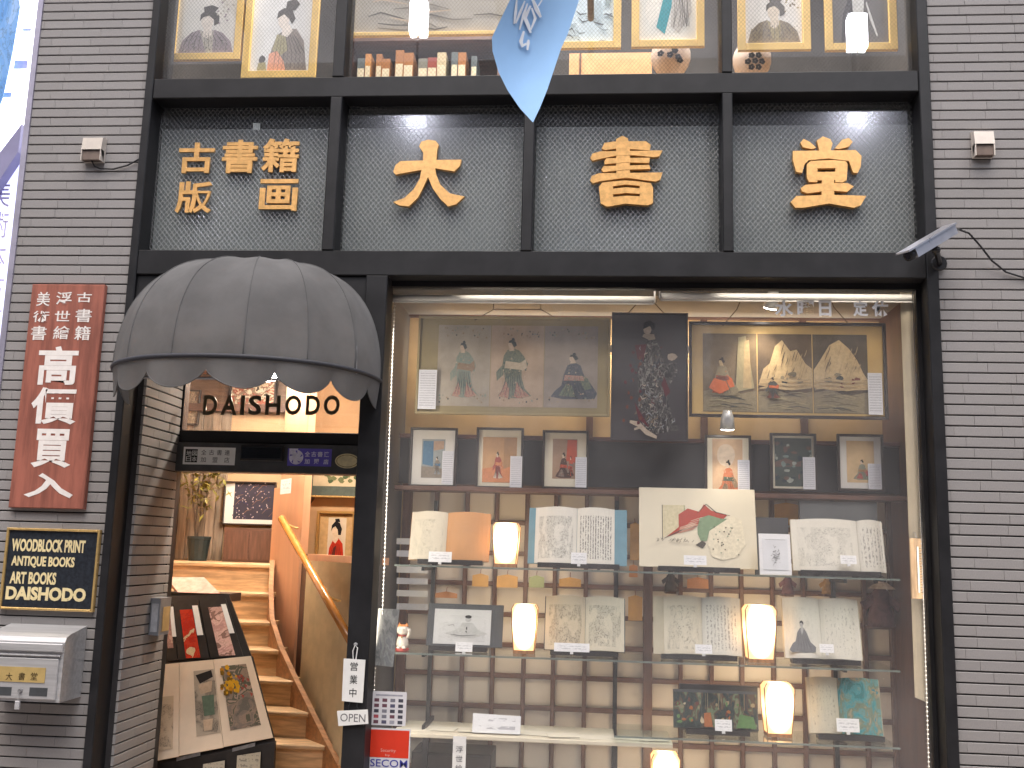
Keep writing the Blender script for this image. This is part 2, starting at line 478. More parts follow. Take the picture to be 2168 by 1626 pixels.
MB().box(XL0, XL1, .016, .30, 0, ZTOP).build('mortar_bed', MORTAR, wallL)
tiled(wallL, Vector((XL0, .016, 0)), Vector((1, 0, 0)), Vector((0, -1, 0)), XL1 - XL0, .004, ZTOP, 3)
wallR = T('tiled_wall', 'grey border-tiled wall behind the long silver camera and its black cable', 'wall', (XR0, .02, 0))
MB().box(XR0, XR0 + 2.6, .016, .30, 0, ZTOP).build('mortar_bed', MORTAR, wallR)
tiled(wallR, Vector((XR0, .016, 0)), Vector((1, 0, 0)), Vector((0, -1, 0)), 2.6, .004, ZTOP, 5)
DY = .62                                    # depth of the door plane
XJ = XL1 + .075
wallI = T('tiled_wall', 'short grey tiled side wall of the entrance recess beneath the awning', 'wall', (XJ, .3, 0))
MB().box(XJ - .3, XJ - .002, .302, DY + .05, 0, 3.0).build('mortar_bed', MORTAR, wallI)
MB().box(XJ - .07, XJ - .002, .125, .2995, 0, 3.0).build('mortar_bed', MORTAR, wallI)
tiled(wallI, Vector((XJ - .002, .13, 0)), Vector((0, 1, 0)), Vector((1, 0, 0)), DY - .13, .004, 3.0, 9, 2.62)
trim = MB().box(XL0 - .032, XL0 - .001, -.006, .3, 0, ZTOP).build('corner_trim', mat('pale_lilac_metal', (.42, .40, .50), .4, .5, .1, 10), wallL)

# ------------------------------------------------------------------ shopfront frame
sf = T('shopfront', 'dark bronze metal shopfront frame with mullions and large panes', 'shopfront', (0, 0, 0))
FY0, FY1 = -.022, .14
GY = .105
def memb(name, x0, x1, z0, z1, y0=FY0, y1=FY1, m=FRAME, par=None):
    return MB().bbox(x0, x1, y0, y1, z0, z1, .004).build(name, m, par or sf)
def zof(px, py, y=FY0): return P(px, py, y).z
def zavg(pts, y=FY0): return sum(P(a, b, y).z for a, b in pts) / len(pts)
Z_T1 = zavg([(352, 169), (701, 159), (1052, 151), (1524, 152), (1924, 154)])
Z_T0 = zavg([(327, 212), (697, 201), (1072, 193), (1524, 194), (1942, 198)])
Z_B1 = zavg([(315, 533), (681, 531), (1103, 528), (1531, 531), (1953, 531)])
Z_B0 = zavg([(808, 583), (1380, 583), (1953, 590)])
XPL = XL1 + .045                           # right side of the left post
XPR = (P(1945, 212, FY0).x + P(1975, 800, FY0).x) / 2
XRE = XR0 - .001
def vx(a, b): return (P(*a, FY0).x + P(*b, FY0).x) / 2
M1 = (vx((704, 133), (681, 531)), vx((727, 133), (707, 531)))
M2 = (vx((1109, 232), (1103, 528)), vx((1130, 300), (1126, 528)))
M3 = (vx((1527.5, 198), (1533, 531)), vx((1549, 212), (1556, 531)))
memb('post', XL1 + .001, XPL, 0, ZTOP)
memb('post', XPR, XRE, 0, ZTOP)
DPX0, DPX1 = P(738, 1300, FY0).x, P(800, 1000, FY0).x
memb('post', DPX0, DPX1, 0, Z_B0 - .0015)
memb('transom_beam', XPL + .001, XPR - .001, Z_T0, Z_T1, FY0 + .006)
memb('transom_beam', XPL + .001, XPR - .001, Z_B0, Z_B1, FY0 + .004)
for k, (a, b) in enumerate((M1, M2, M3)):
    memb('mullion', a, b, Z_B1 + .0015, Z_T0 - .0015)
for (a, b) in (M1, M3): memb('mullion', a, b, Z_T1 + .0015, ZTOP, FY0 + .003)
memb('transom_beam', XPL + .001, XPR - .001, ZTOP - .16, ZTOP, FY0 + .008)
MB().box(DPX1 + .001, XPR - .001, FY0 + .01, FY1, .004, .16).build('sill', FRAME, sf)
# slim inner frame of the display window
xg0, xg1 = DPX1 + .001, XPR - .001
MB().box(xg0, xg1, .09, .15, Z_B0 - .03, Z_B0 - .001).build('glazing_bead', FRAME, sf)
MB().box(xg1 - .022, xg1, .09, .15, .162, Z_B0 - .031).build('glazing_bead', FRAME, sf)
# panes
GBACK = glass_mat('pane_back_face', ior=1.08)
def pane(name, x0, x1, y0, y1, z0, z1, m_):
    m = MB().box(x0, x1, y0, y1, z0, z1)
    m.m = [1, 1, 0, 1, 1, 1]
    return m.build(name, [m_, GBACK], sf)
panes = [(XPL + .002, M1[0] - .002), (M1[1] + .002, M2[0] - .002), (M2[1] + .002, M3[0] - .002), (M3[1] + .002, XPR - .002)]
for a, b in panes:
    pane('sign_pane', a, b, GY, GY + .006, Z_B1 + .002, Z_T0 - .002, SIGNGLASS)
for a, b in ((XPL + .002, M1[0] - .002), (M1[1] + .002, M3[0] - .002), (M3[1] + .002, XPR - .002)):
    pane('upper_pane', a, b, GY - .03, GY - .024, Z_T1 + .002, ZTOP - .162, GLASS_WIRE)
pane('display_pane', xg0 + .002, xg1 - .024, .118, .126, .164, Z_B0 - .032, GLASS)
# grey-green boards behind the sign panes, open above
zb = zavg([(500, 280), (900, 270), (1300, 268), (1750, 268)], .15)
SB = mat('grey_green_board', (.135, .142, .142), .7, 0, .12, 3)
for a, b in panes:
    MB().box(a + .001, b - .001, .135, .15, Z_B1 + .001, zb).build('sign_board', SB, sf)
MB().box(XPL, XPR, .42, .44, Z_B1 - .1, Z_T1 - .02).build('ceiling_box_back', mat('dusky_plaster', (.10, .10, .10), .9), sf)
MB().box(XPL, XPR, .145, .42, Z_T0 + .01, Z_T1 - .03).build('floor_slab', mat('dusky_plaster', (.1, .1, .1)), sf)
MB().box(XPL, XPR, .155, .42, Z_B1 - .12, Z_B1 - .09).build('ceiling_box_floor', mat('dusky_plaster', (.1, .1, .1)), sf)
for xe in (XPL - .02, XPR + .002): MB().box(xe, xe + .018, .145, .42, Z_B1 - .1, Z_T1).build('ceiling_box_side', mat('dusky_plaster', (.1, .1, .1)), sf)
for cx, cz in ((543, 268),):
    p = P(cx, cz, .13); MB().box(p.x - .02, p.x + .02, .128, .132, p.z - .02, p.z + .02).build('white_tag', WHITE, sf)

# ------------------------------------------------------------------ gold lettering
gl = T('gold_sign_lettering', 'three large gold characters reading 大書堂 on the sign panes', 'sign', P(1330, 440, GY))
def gchar(polys, off, s, label):
    m = MB()
    for i, pl in enumerate(polys):
        m.prism(pxpoly(pl, off, s, GY - .02), GY - .026 - .0005 * i, GY - .002)
    o = m.build('gold_character', GOLD, gl); o['label'] = label
r2 = ((700, 0), 3.011); r3 = ((1400, 0), 2.823)
gchar([[(565, 935), (580, 905), (625, 893), (670, 900), (690, 925), (680, 960), (675, 1022), (835, 1020), (825, 1060), (790, 1095), (668, 1075), (672, 1110), (700, 1180), (760, 1235), (855, 1255), (800, 1305), (750, 1318), (700, 1270), (650, 1200), (622, 1130), (600, 1180), (560, 1260), (500, 1318), (440, 1312), (400, 1290), (470, 1265), (530, 1210), (570, 1140), (580, 1085), (450, 1108), (415, 1115), (400, 1095), (415, 1055), (445, 1030), (590, 1025), (592, 975)]], *r2, 'gold character 大')
gchar([[(1820, 890), (1860, 868), (1895, 885), (1908, 960), (1908, 1140), (1820, 1140)],
       [(1728, 950), (1745, 915), (1800, 905), (2010, 903), (2040, 925), (2035, 962), (1905, 952), (1830, 948), (1750, 960)],
       [(1655, 1010), (1670, 982), (1720, 968), (2115, 962), (2095, 1000), (2060, 1005), (1940, 993), (1830, 993), (1720, 1015), (1668, 1028)],
       [(1745, 1030), (1760, 1012), (2035, 1008), (2030, 1042), (1880, 1038), (1745, 1050)],
       [(1725, 1085), (1740, 1062), (2030, 1055), (2038, 1080), (1880, 1085), (1738, 1100)],
       [(1655, 1155), (1665, 1125), (1710, 1108), (2115, 1103), (2100, 1150), (2070, 1160), (1880, 1136), (1710, 1160), (1670, 1172)],
       [(1710, 1195), (1730, 1168), (1800, 1160), (1800, 1316), (1760, 1320), (1722, 1300)],
       [(1970, 1162), (2040, 1172), (2055, 1200), (2055, 1298), (2020, 1313), (1970, 1308)],
       [(1795, 1161), (1880, 1154), (1975, 1162), (1975, 1188), (1880, 1180), (1795, 1192)],
       [(1795, 1208), (1880, 1198), (1975, 1205), (1975, 1240), (1880, 1234), (1795, 1243)],
       [(1795, 1260), (1880, 1252), (1975, 1256), (1975, 1309), (1880, 1302), (1795, 1316)]], *r2, 'gold character 書')
gchar([[(830, 855), (850, 832), (885, 850), (925, 885), (900, 894), (845, 882)],
       [(938, 880), (928, 842), (965, 818), (1010, 835), (1022, 860), (1010, 905), (942, 905)],
       [(1035, 890), (1080, 838), (1120, 828), (1142, 850), (1120, 880), (1060, 894)],
       [(785, 905), (1160, 900), (1195, 935), (1190, 1000), (1172, 1037), (1145, 1035), (1120, 965), (1000, 950), (880, 960), (855, 985), (840, 1037), (805, 1030), (785, 960)],
       [(868, 985), (890, 966), (932, 964), (932, 1092), (880, 1090), (868, 1060)],
       [(1038, 962), (1100, 966), (1112, 985), (1106, 1080), (1080, 1094), (1038, 1092)],
       [(928, 964), (1042, 960), (1042, 1008), (928, 1010)],
       [(928, 1032), (1042, 1030), (1042, 1080), (928, 1082)],
       [(958, 1075), (1030, 1075), (1032, 1185), (955, 1185)],
       [(832, 1128), (860, 1108), (960, 1100), (1110, 1098), (1147, 1118), (1110, 1150), (1000, 1142), (870, 1160), (838, 1146)],
       [(770, 1212), (805, 1176), (1000, 1168), (1222, 1175), (1190, 1230), (1150, 1246), (1000, 1220), (850, 1245), (800, 1246)]], *r3, 'gold character 堂')
g2 = T('gold_sign_lettering', 'five small gold characters 古書籍版画 on the sign pane above the awning', 'sign', P(505, 450, GY))
for ch, r in (('古', (380, 304, 455, 368)), ('書', (472, 298, 546, 368)), ('籍', (556, 295, 634, 366)), ('版', (374, 386, 450, 453)), ('画', (551, 381, 631, 448))):
    text_part(g2, 'gold_character', ch, RX(*r, GY), GY - .002, GOLD, .012, .022)

# ------------------------------------------------------------------ upper room behind the wired panes
ur = T('upper_room', 'dim upstairs shop room with grey walls behind the wired panes', 'room', (0, 2.6, Z_T0))
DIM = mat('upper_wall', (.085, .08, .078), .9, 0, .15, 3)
zf = Z_T1 - .03
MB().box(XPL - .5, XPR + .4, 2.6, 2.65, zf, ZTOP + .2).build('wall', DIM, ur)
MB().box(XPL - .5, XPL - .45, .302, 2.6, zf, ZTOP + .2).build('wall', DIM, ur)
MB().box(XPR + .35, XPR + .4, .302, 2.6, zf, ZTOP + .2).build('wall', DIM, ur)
MB().box(XPL - .45, XPR + .35, .442, 2.6, zf - .05, zf).build('floor', HONEY, ur)
MB().box(XPL - .45, XPR + .35, .15, 2.6, ZTOP + .2, ZTOP + .25).build('ceiling', mat('upper_ceiling', (.5, .49, .47), .9), ur)
cl = T('ceiling_light', 'white fluorescent ceiling light in the upstairs room', 'light', (0.2, 1.3, ZTOP + .2))
MB().box(-.5, .9, 1.2, 1.4, ZTOP + .13, ZTOP + .19).build('diffuser', glow('fluorescent_white', (1, .97, .92), 5), cl)
MB().box(-.52, .92, 1.18, 1.42, ZTOP + .19, ZTOP + .199).build('housing', WHITE, cl)
pl2 = T('ceiling_light', 'long added fill light above the prints behind the upper panes', 'light', (0, .2, ZTOP))  # unseen lamp added above the view to brighten the prints
MB().box(XPL + .1, XPR - .1, .15, .21, ZTOP + .1, ZTOP + .199).build('housing', WHITE, pl2)
MB().box(XPL + .12, XPR - .12, .155, .205, ZTOP + .06, ZTOP + .0995).build('tube', glow('print_fill_tube', (1, .97, .93), 4), pl2)
def lamp_area(parent, loc, sx, sy, power, col, aim):
    L = bpy.data.lights.new('lamp_light', 'AREA'); L.shape = 'RECTANGLE'; L.size = sx; L.size_y = sy; L.energy = power; L.color = col
    lo = bpy.data.objects.new('lamp_light', L); COL.objects.link(lo); lo.parent = parent
    lo.location = Vector(loc) - wl(parent); lo.rotation_euler = Vector(aim).to_track_quat('-Z', 'Y').to_euler()
    return lo
lamp_area(pl2, (.1, .18, ZTOP + .05), 3.6, .05, 110, (1, .97, .93), (0, .12, -1))
bc = T('bookcase', 'low bookcase with mixed volumes behind the upper centre pane', 'bookcase', (-.7, 1.9, zf))
x0, x1 = P(756, 150, 1.94).x, P(1040, 150, 1.94).x
zs = P(900, 170, 1.94).z
MB().box(x0 - .05, x1 + .05, 2.2, 2.24, zf, zs + .42).build('back_panel', BROWN, bc)
for z_ in (zs - .45, zs - .03, zs + .30): MB().box(x0 - .05, x1 + .05, 1.9, 2.2, z_, z_ + .029).build('shelf', BROWN, bc)
for x_ in (x0 - .075, x1 + .051): MB().box(x_, x_ + .024, 1.89, 2.24, zf, zs + .42).build('side_panel', BROWNV, bc)
BK = [('tan', '9a6a44'), ('grey', '77766e'), ('orange-brown', 'b8814a'), ('dark red', '8a4a42'), ('cream', 'b8aa8c'), ('slate', '5c6365'), ('straw', 'c8ab74')]
bx = x0
while bx < x1 - .08:
    w = RNG.uniform(.04, .09); h = RNG.uniform(.17, .26)
    cn, ch = RNG.choice(BK)
    b = MB().box(bx, bx + w, 1.94, 2.15, zs, zs + h).build('book', ink(ch))
    MB().box(bx + .004, bx + w - .004, 1.9395, 1.942, zs + .03, zs + h * .55).build('spine_label', ink('cbbf a4'.replace(' ', '')), b)
    tag(b, cn + ' book standing upright on the bookcase upstairs', 'book', 'books upstairs, ' + cn); bx += w + RNG.choice((.002, .002, .04))
bx2 = T('wooden_box', 'pale wooden storage box behind the upper panes, right of the blue banner', 'box', P(1290, 150, 1.0))
a = RX(1205, 112, 1380, 165, 1.0)
MB().box(a[0], a[1], 1.0, 1.3, a[2] - .1, a[3]).build('body', mat('pale_box_wood', (.62, .36, .17), .5, 0, .1, 20), bx2)
p = P(1205 + 22, 112, 1.0); MB().box(p.x, p.x + .012, .994, .9995, a[2] - .1, a[3] - .002).build('batten', BROWN, bx2)
MB().box(a[0] + .1, a[1] - .1, 1.02, 1.28, zf, a[2] - .1).build('plinth', BROWN, bx2)
# paper chochin lanterns upstairs
for (cx, cy, rr, lab) in ((1420, 120, 44, 'pale round paper lantern with black blossom marks behind the upper panes'), (1592, 128, 42, 'pale round paper lantern with black crest behind the upper right pane')):
    c = P(cx, cy, .8); rm = rr / FPX * 5.8
    t = T('paper_lantern', lab, 'lantern', (c.x, .8, c.z - rm * 1.4))
    prof = [(rm * .45, -rm * 1.35)] + [(rm * (math.cos(q / 7 * 1.15) + (.02 if q % 2 else 0)), q / 7 * rm * 1.2) for q in range(-7, 8)] + [(rm * .45, rm * 1.35)]
    MB().lathe(prof, (c.x, .8, c.z), 20).build('shade', mat('lantern_paper_unlit', (.66, .55, .46), .8, 0, .05, 20), t, smooth=True)
    MB().lathe([(rm * .46, 0), (rm * .46, .03)], (c.x, .8, c.z + rm * 1.35), 16).build('ring', BLACKW, t)
    MB().lathe([(rm * .46, 0), (rm * .46, .03)], (c.x, .8, c.z - rm * 1.38), 16).build('ring', BLACKW, t)
    mk = MB()
    for k in range(9 if cx < 1500 else 7):
        if cx < 1500: ax, az = RNG.uniform(-.75, .75) * rm, RNG.uniform(-.9, .6) * rm
        else: ax, az = .36 * rm * math.cos(k * 2 * math.pi / 6), -.55 * rm + .36 * rm * math.sin(k * 2 * math.pi / 6)
        if k == 6 and cx > 1500: ax, az = 0, -.55 * rm
        for q in range(5):
            aa = q * 2 * math.pi / 5; r_ = .085 * rm
            ex, ez = ax + r_ * 1.1 * math.cos(aa), az + r_ * 1.1 * math.sin(aa)
            yy = .8 - math.sqrt(max(0, (rm * 1.03) ** 2 - ex ** 2 - (ez * .45) ** 2)) - .004
            mk.flat([(c.x + ex + r_ * math.cos(w * math.pi / 3), c.z + ez + r_ * math.sin(w * math.pi / 3)) for w in range(6)], yy - .0004 * q)
    mk.build('painted_mark', ink('1c1a1a'), t)
    MB().tube([(c.x, .8, c.z + rm * 1.35), (c.x, .8, ZTOP + .19)], .003, 5).build('cord', BLACK, t)

# ------------------------------------------------------------------ prints
def stroke(pts, w):
    """thin polygon along a polyline"""
    L, Rr = [], []
    for i, p in enumerate(pts):
        a = pts[max(0, i - 1)]; b = pts[min(len(pts) - 1, i + 1)]
        dx, dz = b[0] - a[0], b[1] - a[1]; l = math.hypot(dx, dz) or 1
        ww = w * (1 if 0 < i < len(pts) - 1 else .5)
        L.append((p[0] - dz / l * ww, p[1] + dx / l * ww)); Rr.append((p[0] + dz / l * ww, p[1] - dx / l * ww))
    return L + Rr[::-1]
def robe(h, *more):
    """woven kimono pattern around one ground colour"""
    return blotch_mat('robe_' + h + ''.join(m_[:2] for m_ in more), (h, h, more[0], h, *more), int(h[:2], 16) * .1, 26.0)
class Art:
    """flat print: coloured shapes laid on the paper, each a hair in front of the last"""
    def __init__(s, rect, y, mats): s.r = rect; s.y = y; s.mb = MB(); s.mats = mats; s.k = 0
    def uv(s, u, v): x0, x1, z0, z1 = s.r; return (x0 + (x1 - x0) * u, z0 + (z1 - z0) * v)
    def poly(s, pts, mi):
        s.k += 1
        s.mb.flat([s.uv(min(.995, max(.005, a)), min(.995, max(.005, b))) for a, b in pts], s.y - .00025 * s.k, mi)
    def blob(s, cu, cv, ru, rv, mi, n=9, j=0.0, rng=RNG):
        s.poly([(cu + ru * math.cos(2 * math.pi * i / n) * (1 + rng.uniform(-j, j)), cv + rv * math.sin(2 * math.pi * i / n) * (1 + rng.uniform(-j, j))) for i in range(n)], mi)
    def line(s, pts, w, mi): s.poly(stroke(pts, w), mi)
    def build(s, name, parent, local=False): return s.mb.build(name, s.mats, parent, local)
def figure(a, cu, cv, su, sv, rng, robe, robe2, obi, hair=1, skin=2, dots=None, lean=0.0, n=14, seated=False):
    """a small robed figure made of flat colour shapes; cu,cv = hem centre, su,sv = half width and height"""
    L = lambda pts, mi: a.poly([(cu + su * (x + lean * y), cv + sv * y) for x, y in pts], mi)
    if seated:
        L([(-.95, .02), (-.78, .14), (-.5, .26), (-.4, .5), (-.26, .68), (.04, .75), (.3, .68), (.46, .46), (.74, .3), (1.05, .1), (.9, -.02), (-.4, -.03)], robe)
        L([(-.62, .04), (-.3, .3), (-.06, .26), (.1, .02)], robe2)
        L([(.3, .5), (.62, .4), (.78, .2), (.5, .16), (.26, .34)], robe2)
        L([(-.4, .36), (-.36, .48), (.4, .46), (.46, .36)], obi)
        hx, hy = -.06, .80
    else:
        L([(-.26, .80), (-.42, .70), (-.48, .52), (-.38, .40), (-.33, .28), (-.46, .11), (-.66, .01), (-.2, -.02), (.35, -.02), (.86, .02), (.55, .15), (.40, .34), (.40, .5), (.60, .44), (.68, .57), (.48, .70), (.28, .79), (.02, .83)], robe)
        L([(-.47, .54), (-.74, .42), (-.70, .27), (-.40, .38)], robe)
        L([(-.46, .11), (-.28, .27), (-.14, .12), (-.16, -.02), (-.62, .01)], robe2)
        L([(.08, .0), (.2, .26), (.36, .16), (.80, .02), (.3, -.02)], robe2)
        L([(-.37, .49), (-.33, .61), (.35, .58), (.42, .46)], obi)
        L([(.33, .58), (.58, .65), (.64, .5), (.42, .43)], obi)
        hx, hy = -.10, .86
    L([(hx - .08, hy - .08), (hx - .06, hy), (hx + .1, hy), (hx + .16, hy - .07)], skin)
    L([(hx - .13, hy + .03), (hx - .10, hy - .02), (hx - .02, hy - .035), (hx + .08, hy - .01), (hx + .1, hy + .05), (hx, hy + .08), (hx - .1, hy + .075)], skin)
    L([(hx - .12, hy + .06), (hx - .08, hy + .1), (hx + .04, hy + .115), (hx + .2, hy + .08), (hx + .26, hy + .02), (hx + .14, hy - .015), (hx + .08, hy + .02), (hx + .02, hy + .065)], hair)
    L([(hx + .02, hy + .1), (hx + .02, hy + .14), (hx + .12, hy + .15), (hx + .18, hy + .1)], hair)
    for q in range(7):
        x = -.4 + .14 * q + rng.uniform(-.04, .04)
        a.line([(cu + su * (x * .55 + lean), cv + sv * .44), (cu + su * x * .8, cv + sv * .22), (cu + su * (x * 1.25), cv + sv * .03)], .0045, hair)
    for _ in range(n):
        x, y = rng.uniform(-.6, .7), rng.uniform(.05, .65); r = rng.uniform(.02, .05)
        if dots: L([(x - r, y - r * .3), (x + r * .2, y + r * .5), (x + r, y - r * .2)], rng.choice(dots))

def framed(name, label, cat, px, y, frame_m, fw_px, art, mat_px=None, mat_m=None, slip=None, group=None, depth=.025, cords=None, lean=0.0, glass=False):
    """hung or standing frame: px = outer pixel box; art(rect, y) -> list of part objects"""
    x0, x1, z0, z1 = RX(*px, y)
    t = T(name, label, cat, ((x0 + x1) / 2, y, z0), group)
    fw = fw_px / FPX * (y + 5)
    m = MB()
    m.bbox(x0, x0 + fw, y - depth, y, z0, z1, .002); m.bbox(x1 - fw, x1, y - depth, y, z0, z1, .002)
    m.bbox(x0 + fw + .0002, x1 - fw - .0002, y - depth, y, z0, z0 + fw, .002); m.bbox(x0 + fw + .0002, x1 - fw - .0002, y - depth, y, z1 - fw, z1, .002)
    m.box(x0 + .004, x1 - .004, y + .001, y + .006, z0 + .004, z1 - .004)
    m.build('frame', frame_m, t)
    ir = (x0 + fw, x1 - fw, z0 + fw, z1 - fw)
    yy = y - .002
    if mat_m is not None:
        MB().box(ir[0] + .0003, ir[1] - .0003, yy - .003, yy, ir[2] + .0003, ir[3] - .0003).build('mount', mat_m, t); yy -= .0035
        a = RX(*mat_px, y); ar = a
    else: ar = (ir[0] + .0003, ir[1] - .0003, ir[2] + .0003, ir[3] - .0003)
    art(ar, yy, t)
    if slip:
        a = RX(*slip, y - depth)
        MB().box(a[0], a[1], y - depth - .003, y - depth - .001, a[2], a[3]).build('caption_slip', SLIP, t)
    if cords:
        m = MB()
        for pts in cords: m.tube([P(u, v, y - .005) for u, v in pts], .0025, 5)
        m.build('cord', ink('4a3a2c'), t)
    return t
def sheet(rect, y, m, t, name='print'):
    return MB().box(rect[0], rect[1], y - .0012, y, rect[2], rect[3]).build(name, m, t)

DARKF = wood('dark_print_frame', (.03, .018, .014), .35, 'x')
GOLDF = mat('golden_mount', (.72, .47, .13), .5, 0, .1, 8)
OLIVEF = mat('olive_mount', (.31, .25, .13), .7, 0, .1, 6)
OCHREM = mat('ochre_mount', (.62, .42, .16), .7, 0, .08, 5)
MATW = mat('white_mount', (.72, .70, .66), .8, 0, .03, 10)
PINKP = '#c9a48c'

# upper window prints (plain generic compositions in the photograph's colours)
def up_art(bgc, pal, seed, kind):
    def f(r, y, t):
        sheet(r, y, mat('up_paper_' + bgc, '#' + bgc, .8, 0, .05, 9, spec=.2), t)
        mats = [ink(h) for h in pal]; a = Art(r, y - .0015, mats); g = random.Random(seed)
        if kind == 'bust':
            a.poly([(.04, .01), (.1, .1), (.24, .155), (.38, .175), (.5, .15), (.62, .175), (.78, .15), (.92, .09), (.97, .01)], 0)
            a.poly([(.38, .175), (.47, .06), (.52, .01), (.62, .01), (.62, .175), (.54, .13)], 3)
            a.poly([(.44, .13), (.45, .2), (.58, .2), (.6, .14), (.52, .11)], 2)
            a.blob(.5, .235, .105, .06, 2, 12); a.poly([(.37, .235), (.38, .285), (.48, .315), (.6, .31), (.7, .27), (.7, .22), (.62, .2), (.61, .245), (.52, .275), (.42, .262)], 1)
            a.poly([(.44, .3), (.42, .335), (.56, .35), (.68, .33), (.62, .3)], 1)
            for _ in range(60): a.blob(g.uniform(.1, .92), g.uniform(.02, .13), .012, .005, g.choice((3, 1, 4)), 4)
            for q in range(9): u = .14 + .09 * q; a.line([(u, .015), (u + g.uniform(-.03, .03), .08), (.5 + (u - .5) * .6, .15)], .004, 1)
            for _ in range(26): a.blob(g.uniform(.66, .95), g.uniform(.2, .5), .02, .008, g.choice((0, 3)), 6, .3, g)
        elif kind == 'tall':
            a.poly([(.3, .01), (.34, .12), (.42, .2), (.56, .235), (.74, .235), (.88, .17), (.95, .01)], 0)
            a.poly([(.36, .12), (.42, .205), (.56, .2), (.62, .12), (.5, .09)], 3); a.poly([(.29, .01), (.31, .1), (.44, .115), (.56, .06), (.6, .01)], 4)
            a.poly([(.5, .2), (.5, .26), (.62, .26), (.68, .225), (.6, .19)], 2); a.blob(.52, .285, .095, .05, 2, 12)
            a.poly([(.4, .29), (.42, .33), (.52, .35), (.66, .335), (.72, .29), (.66, .26), (.61, .29), (.52, .315)], 1); a.poly([(.54, .34), (.56, .385), (.7, .4), (.78, .37), (.7, .335)], 1)
            a.blob(.2, .07, .06, .02, 1, 8, .2); a.poly([(.12, .01), (.14, .05), (.26, .055), (.28, .01)], 3)
            for q in range(8): u = .4 + .07 * q; a.line([(u, .015), (u + .02, .1), (.52 + (u - .5) * .5, .2)], .004, 1)
        elif kind == 'scene':
            for i in range(60):
                u, v = g.random(), g.random() * .9; a.line([(u, v), (u + g.uniform(.05, .14), v + g.uniform(-.04, .03)), (u + .2, v - .02)], .006, g.choice((0, 1, 3)))
            for i in range(9): a.blob(g.uniform(.05, .95), g.uniform(.2, .9), g.uniform(.03, .08), g.uniform(.05, .13), g.choice((2, 3, 4, 0)), 9, .3, g)
        elif kind == 'bird':
            a.poly([(.1, .2), (.2, .5), (.3, .62), (.42, .5), (.36, .2), (.2, .1)], 2)
            a.poly([(.3, .1), (.42, .3), (.5, .6), (.58, .62), (.6, .3), (.45, .05)], 0); a.poly([(.55, .1), (.6, .5), (.85, .6), (.92, .2), (.7, .06)], 3)
            for _ in range(14): a.line([(.6 + g.random() * .3, .1), (.58 + g.random() * .3, .5)], .006, 1)
        elif kind == 'grey':
            a.poly([(.2, .02), (.25, .22), (.4, .42), (.5, .6), (.56, .9), (.72, .9), (.72, .6), (.6, .4), (.56, .2), (.62, .02)], 2)
            a.poly([(.16, .02), (.2, .22), (.36, .4), (.38, .2), (.36, .02)], 0)
            a.line([(.62, .3), (.7, .18), (.8, .06)], .02, 2)
        a.build('print_image', t)
    return f
UP = [((370, -190, 523, 130), 'd9d6cf', ('9b9094', '55524f', 'dcd3c8', 'b9b3a8', '777'), 1, 'bust', 'gold-bordered print of two figures, left in the upper left pane'),
      ((528, -240, 682, 168), 'dcdcda', ('8f8781', '5d5a58', 'e2d9cf', 'a9a283', 'e0a58a'), 2, 'tall', 'gold-bordered tall print with standing robed figure beside the mullion'),
      ((742, -230, 1135, 78), 'a39d92', ('777066', '5f5b54', 'cdbfae', 'b9a58f', 'c07a74'), 3, 'scene', 'wide gold-edged print of muted swirls behind the blue banner'),
      ((1180, -220, 1316, 106), 'cfdde2', ('8e9a9c', '5b6163', 'e8eef0', 'aebcc0', '9aa7a5'), 4, 'scene', 'gold-bordered pale blue print beside the blue banner'),
      ((1338, -220, 1490, 103), 'd4d3cc', ('3f8f98', '6b6660', 'dedad0', 'b9b4ac', 'd59a98'), 5, 'bird', 'gold-bordered print with teal shape beside the right mullion'),
      ((1560, -210, 1712, 110), 'd8d4ce', ('8f8473', '6b6763', 'cfc3b2', 'a59a7c', '9a9388'), 6, 'bust', 'gold-bordered print of a bowed figure in the upper right pane'),
      ((1742, -210, 1893, 110), '757270', ('5d5b5c', '504e4e', 'cfcfcb', '8a8785', '666'), 7, 'grey', 'gold-bordered grey print with pale curved figure by the tiled wall')]
for px, bgc, pal, sd_, kd, lab in UP:
    pal = tuple((h * 2 if len(h) == 3 else h) for h in pal)
    framed('framed_print', lab, 'print', px, .34, GOLDF, 17 if px[0] != 742 else 9, up_art(bgc, pal, sd_, kd),
           cords=[[(px[0] + 30, px[1] + 3), ((px[0] + px[2]) / 2, px[1] - 330), (px[2] - 30, px[1] + 3)]])

# ------------------------------------------------------------------ display window interior
DZ = 2.97
BY = .92                                    # back of the display
dr = T('display_alcove', 'tan walled display alcove behind the big shop window', 'alcove', (.4, BY, .14))
XD0, XD1 = DPX1 - .07, XPR + .05
z_lat = P(1370, 1052, BY).z
MB().box(XD0, XD1 + .05, BY + .10, BY + .14, .005, DZ).build('back_wall', TANWALL, dr)
MB().box(XD0 - .05, XD0 - .001, .15, BY + .10, .005, DZ).build('side_wall', mat('grey_side_panel', (.16, .15, .145), .7, 0, .1, 4), dr)
MB().box(XD1 + .001, XD1 + .05, .31, BY + .10, .005, DZ).build('side_wall', BROWNV, dr)
MB().box(XD0 - .05, XD1 + .05, .15, BY + .14, DZ, DZ + .02).build('ceiling', mat('grey_ceiling', (.30, .29, .29), .8, 0, .1, 3), dr)
MB().box(XD0, XD1, .15, BY + .1, .005, .14).build('floor', BROWN, dr)
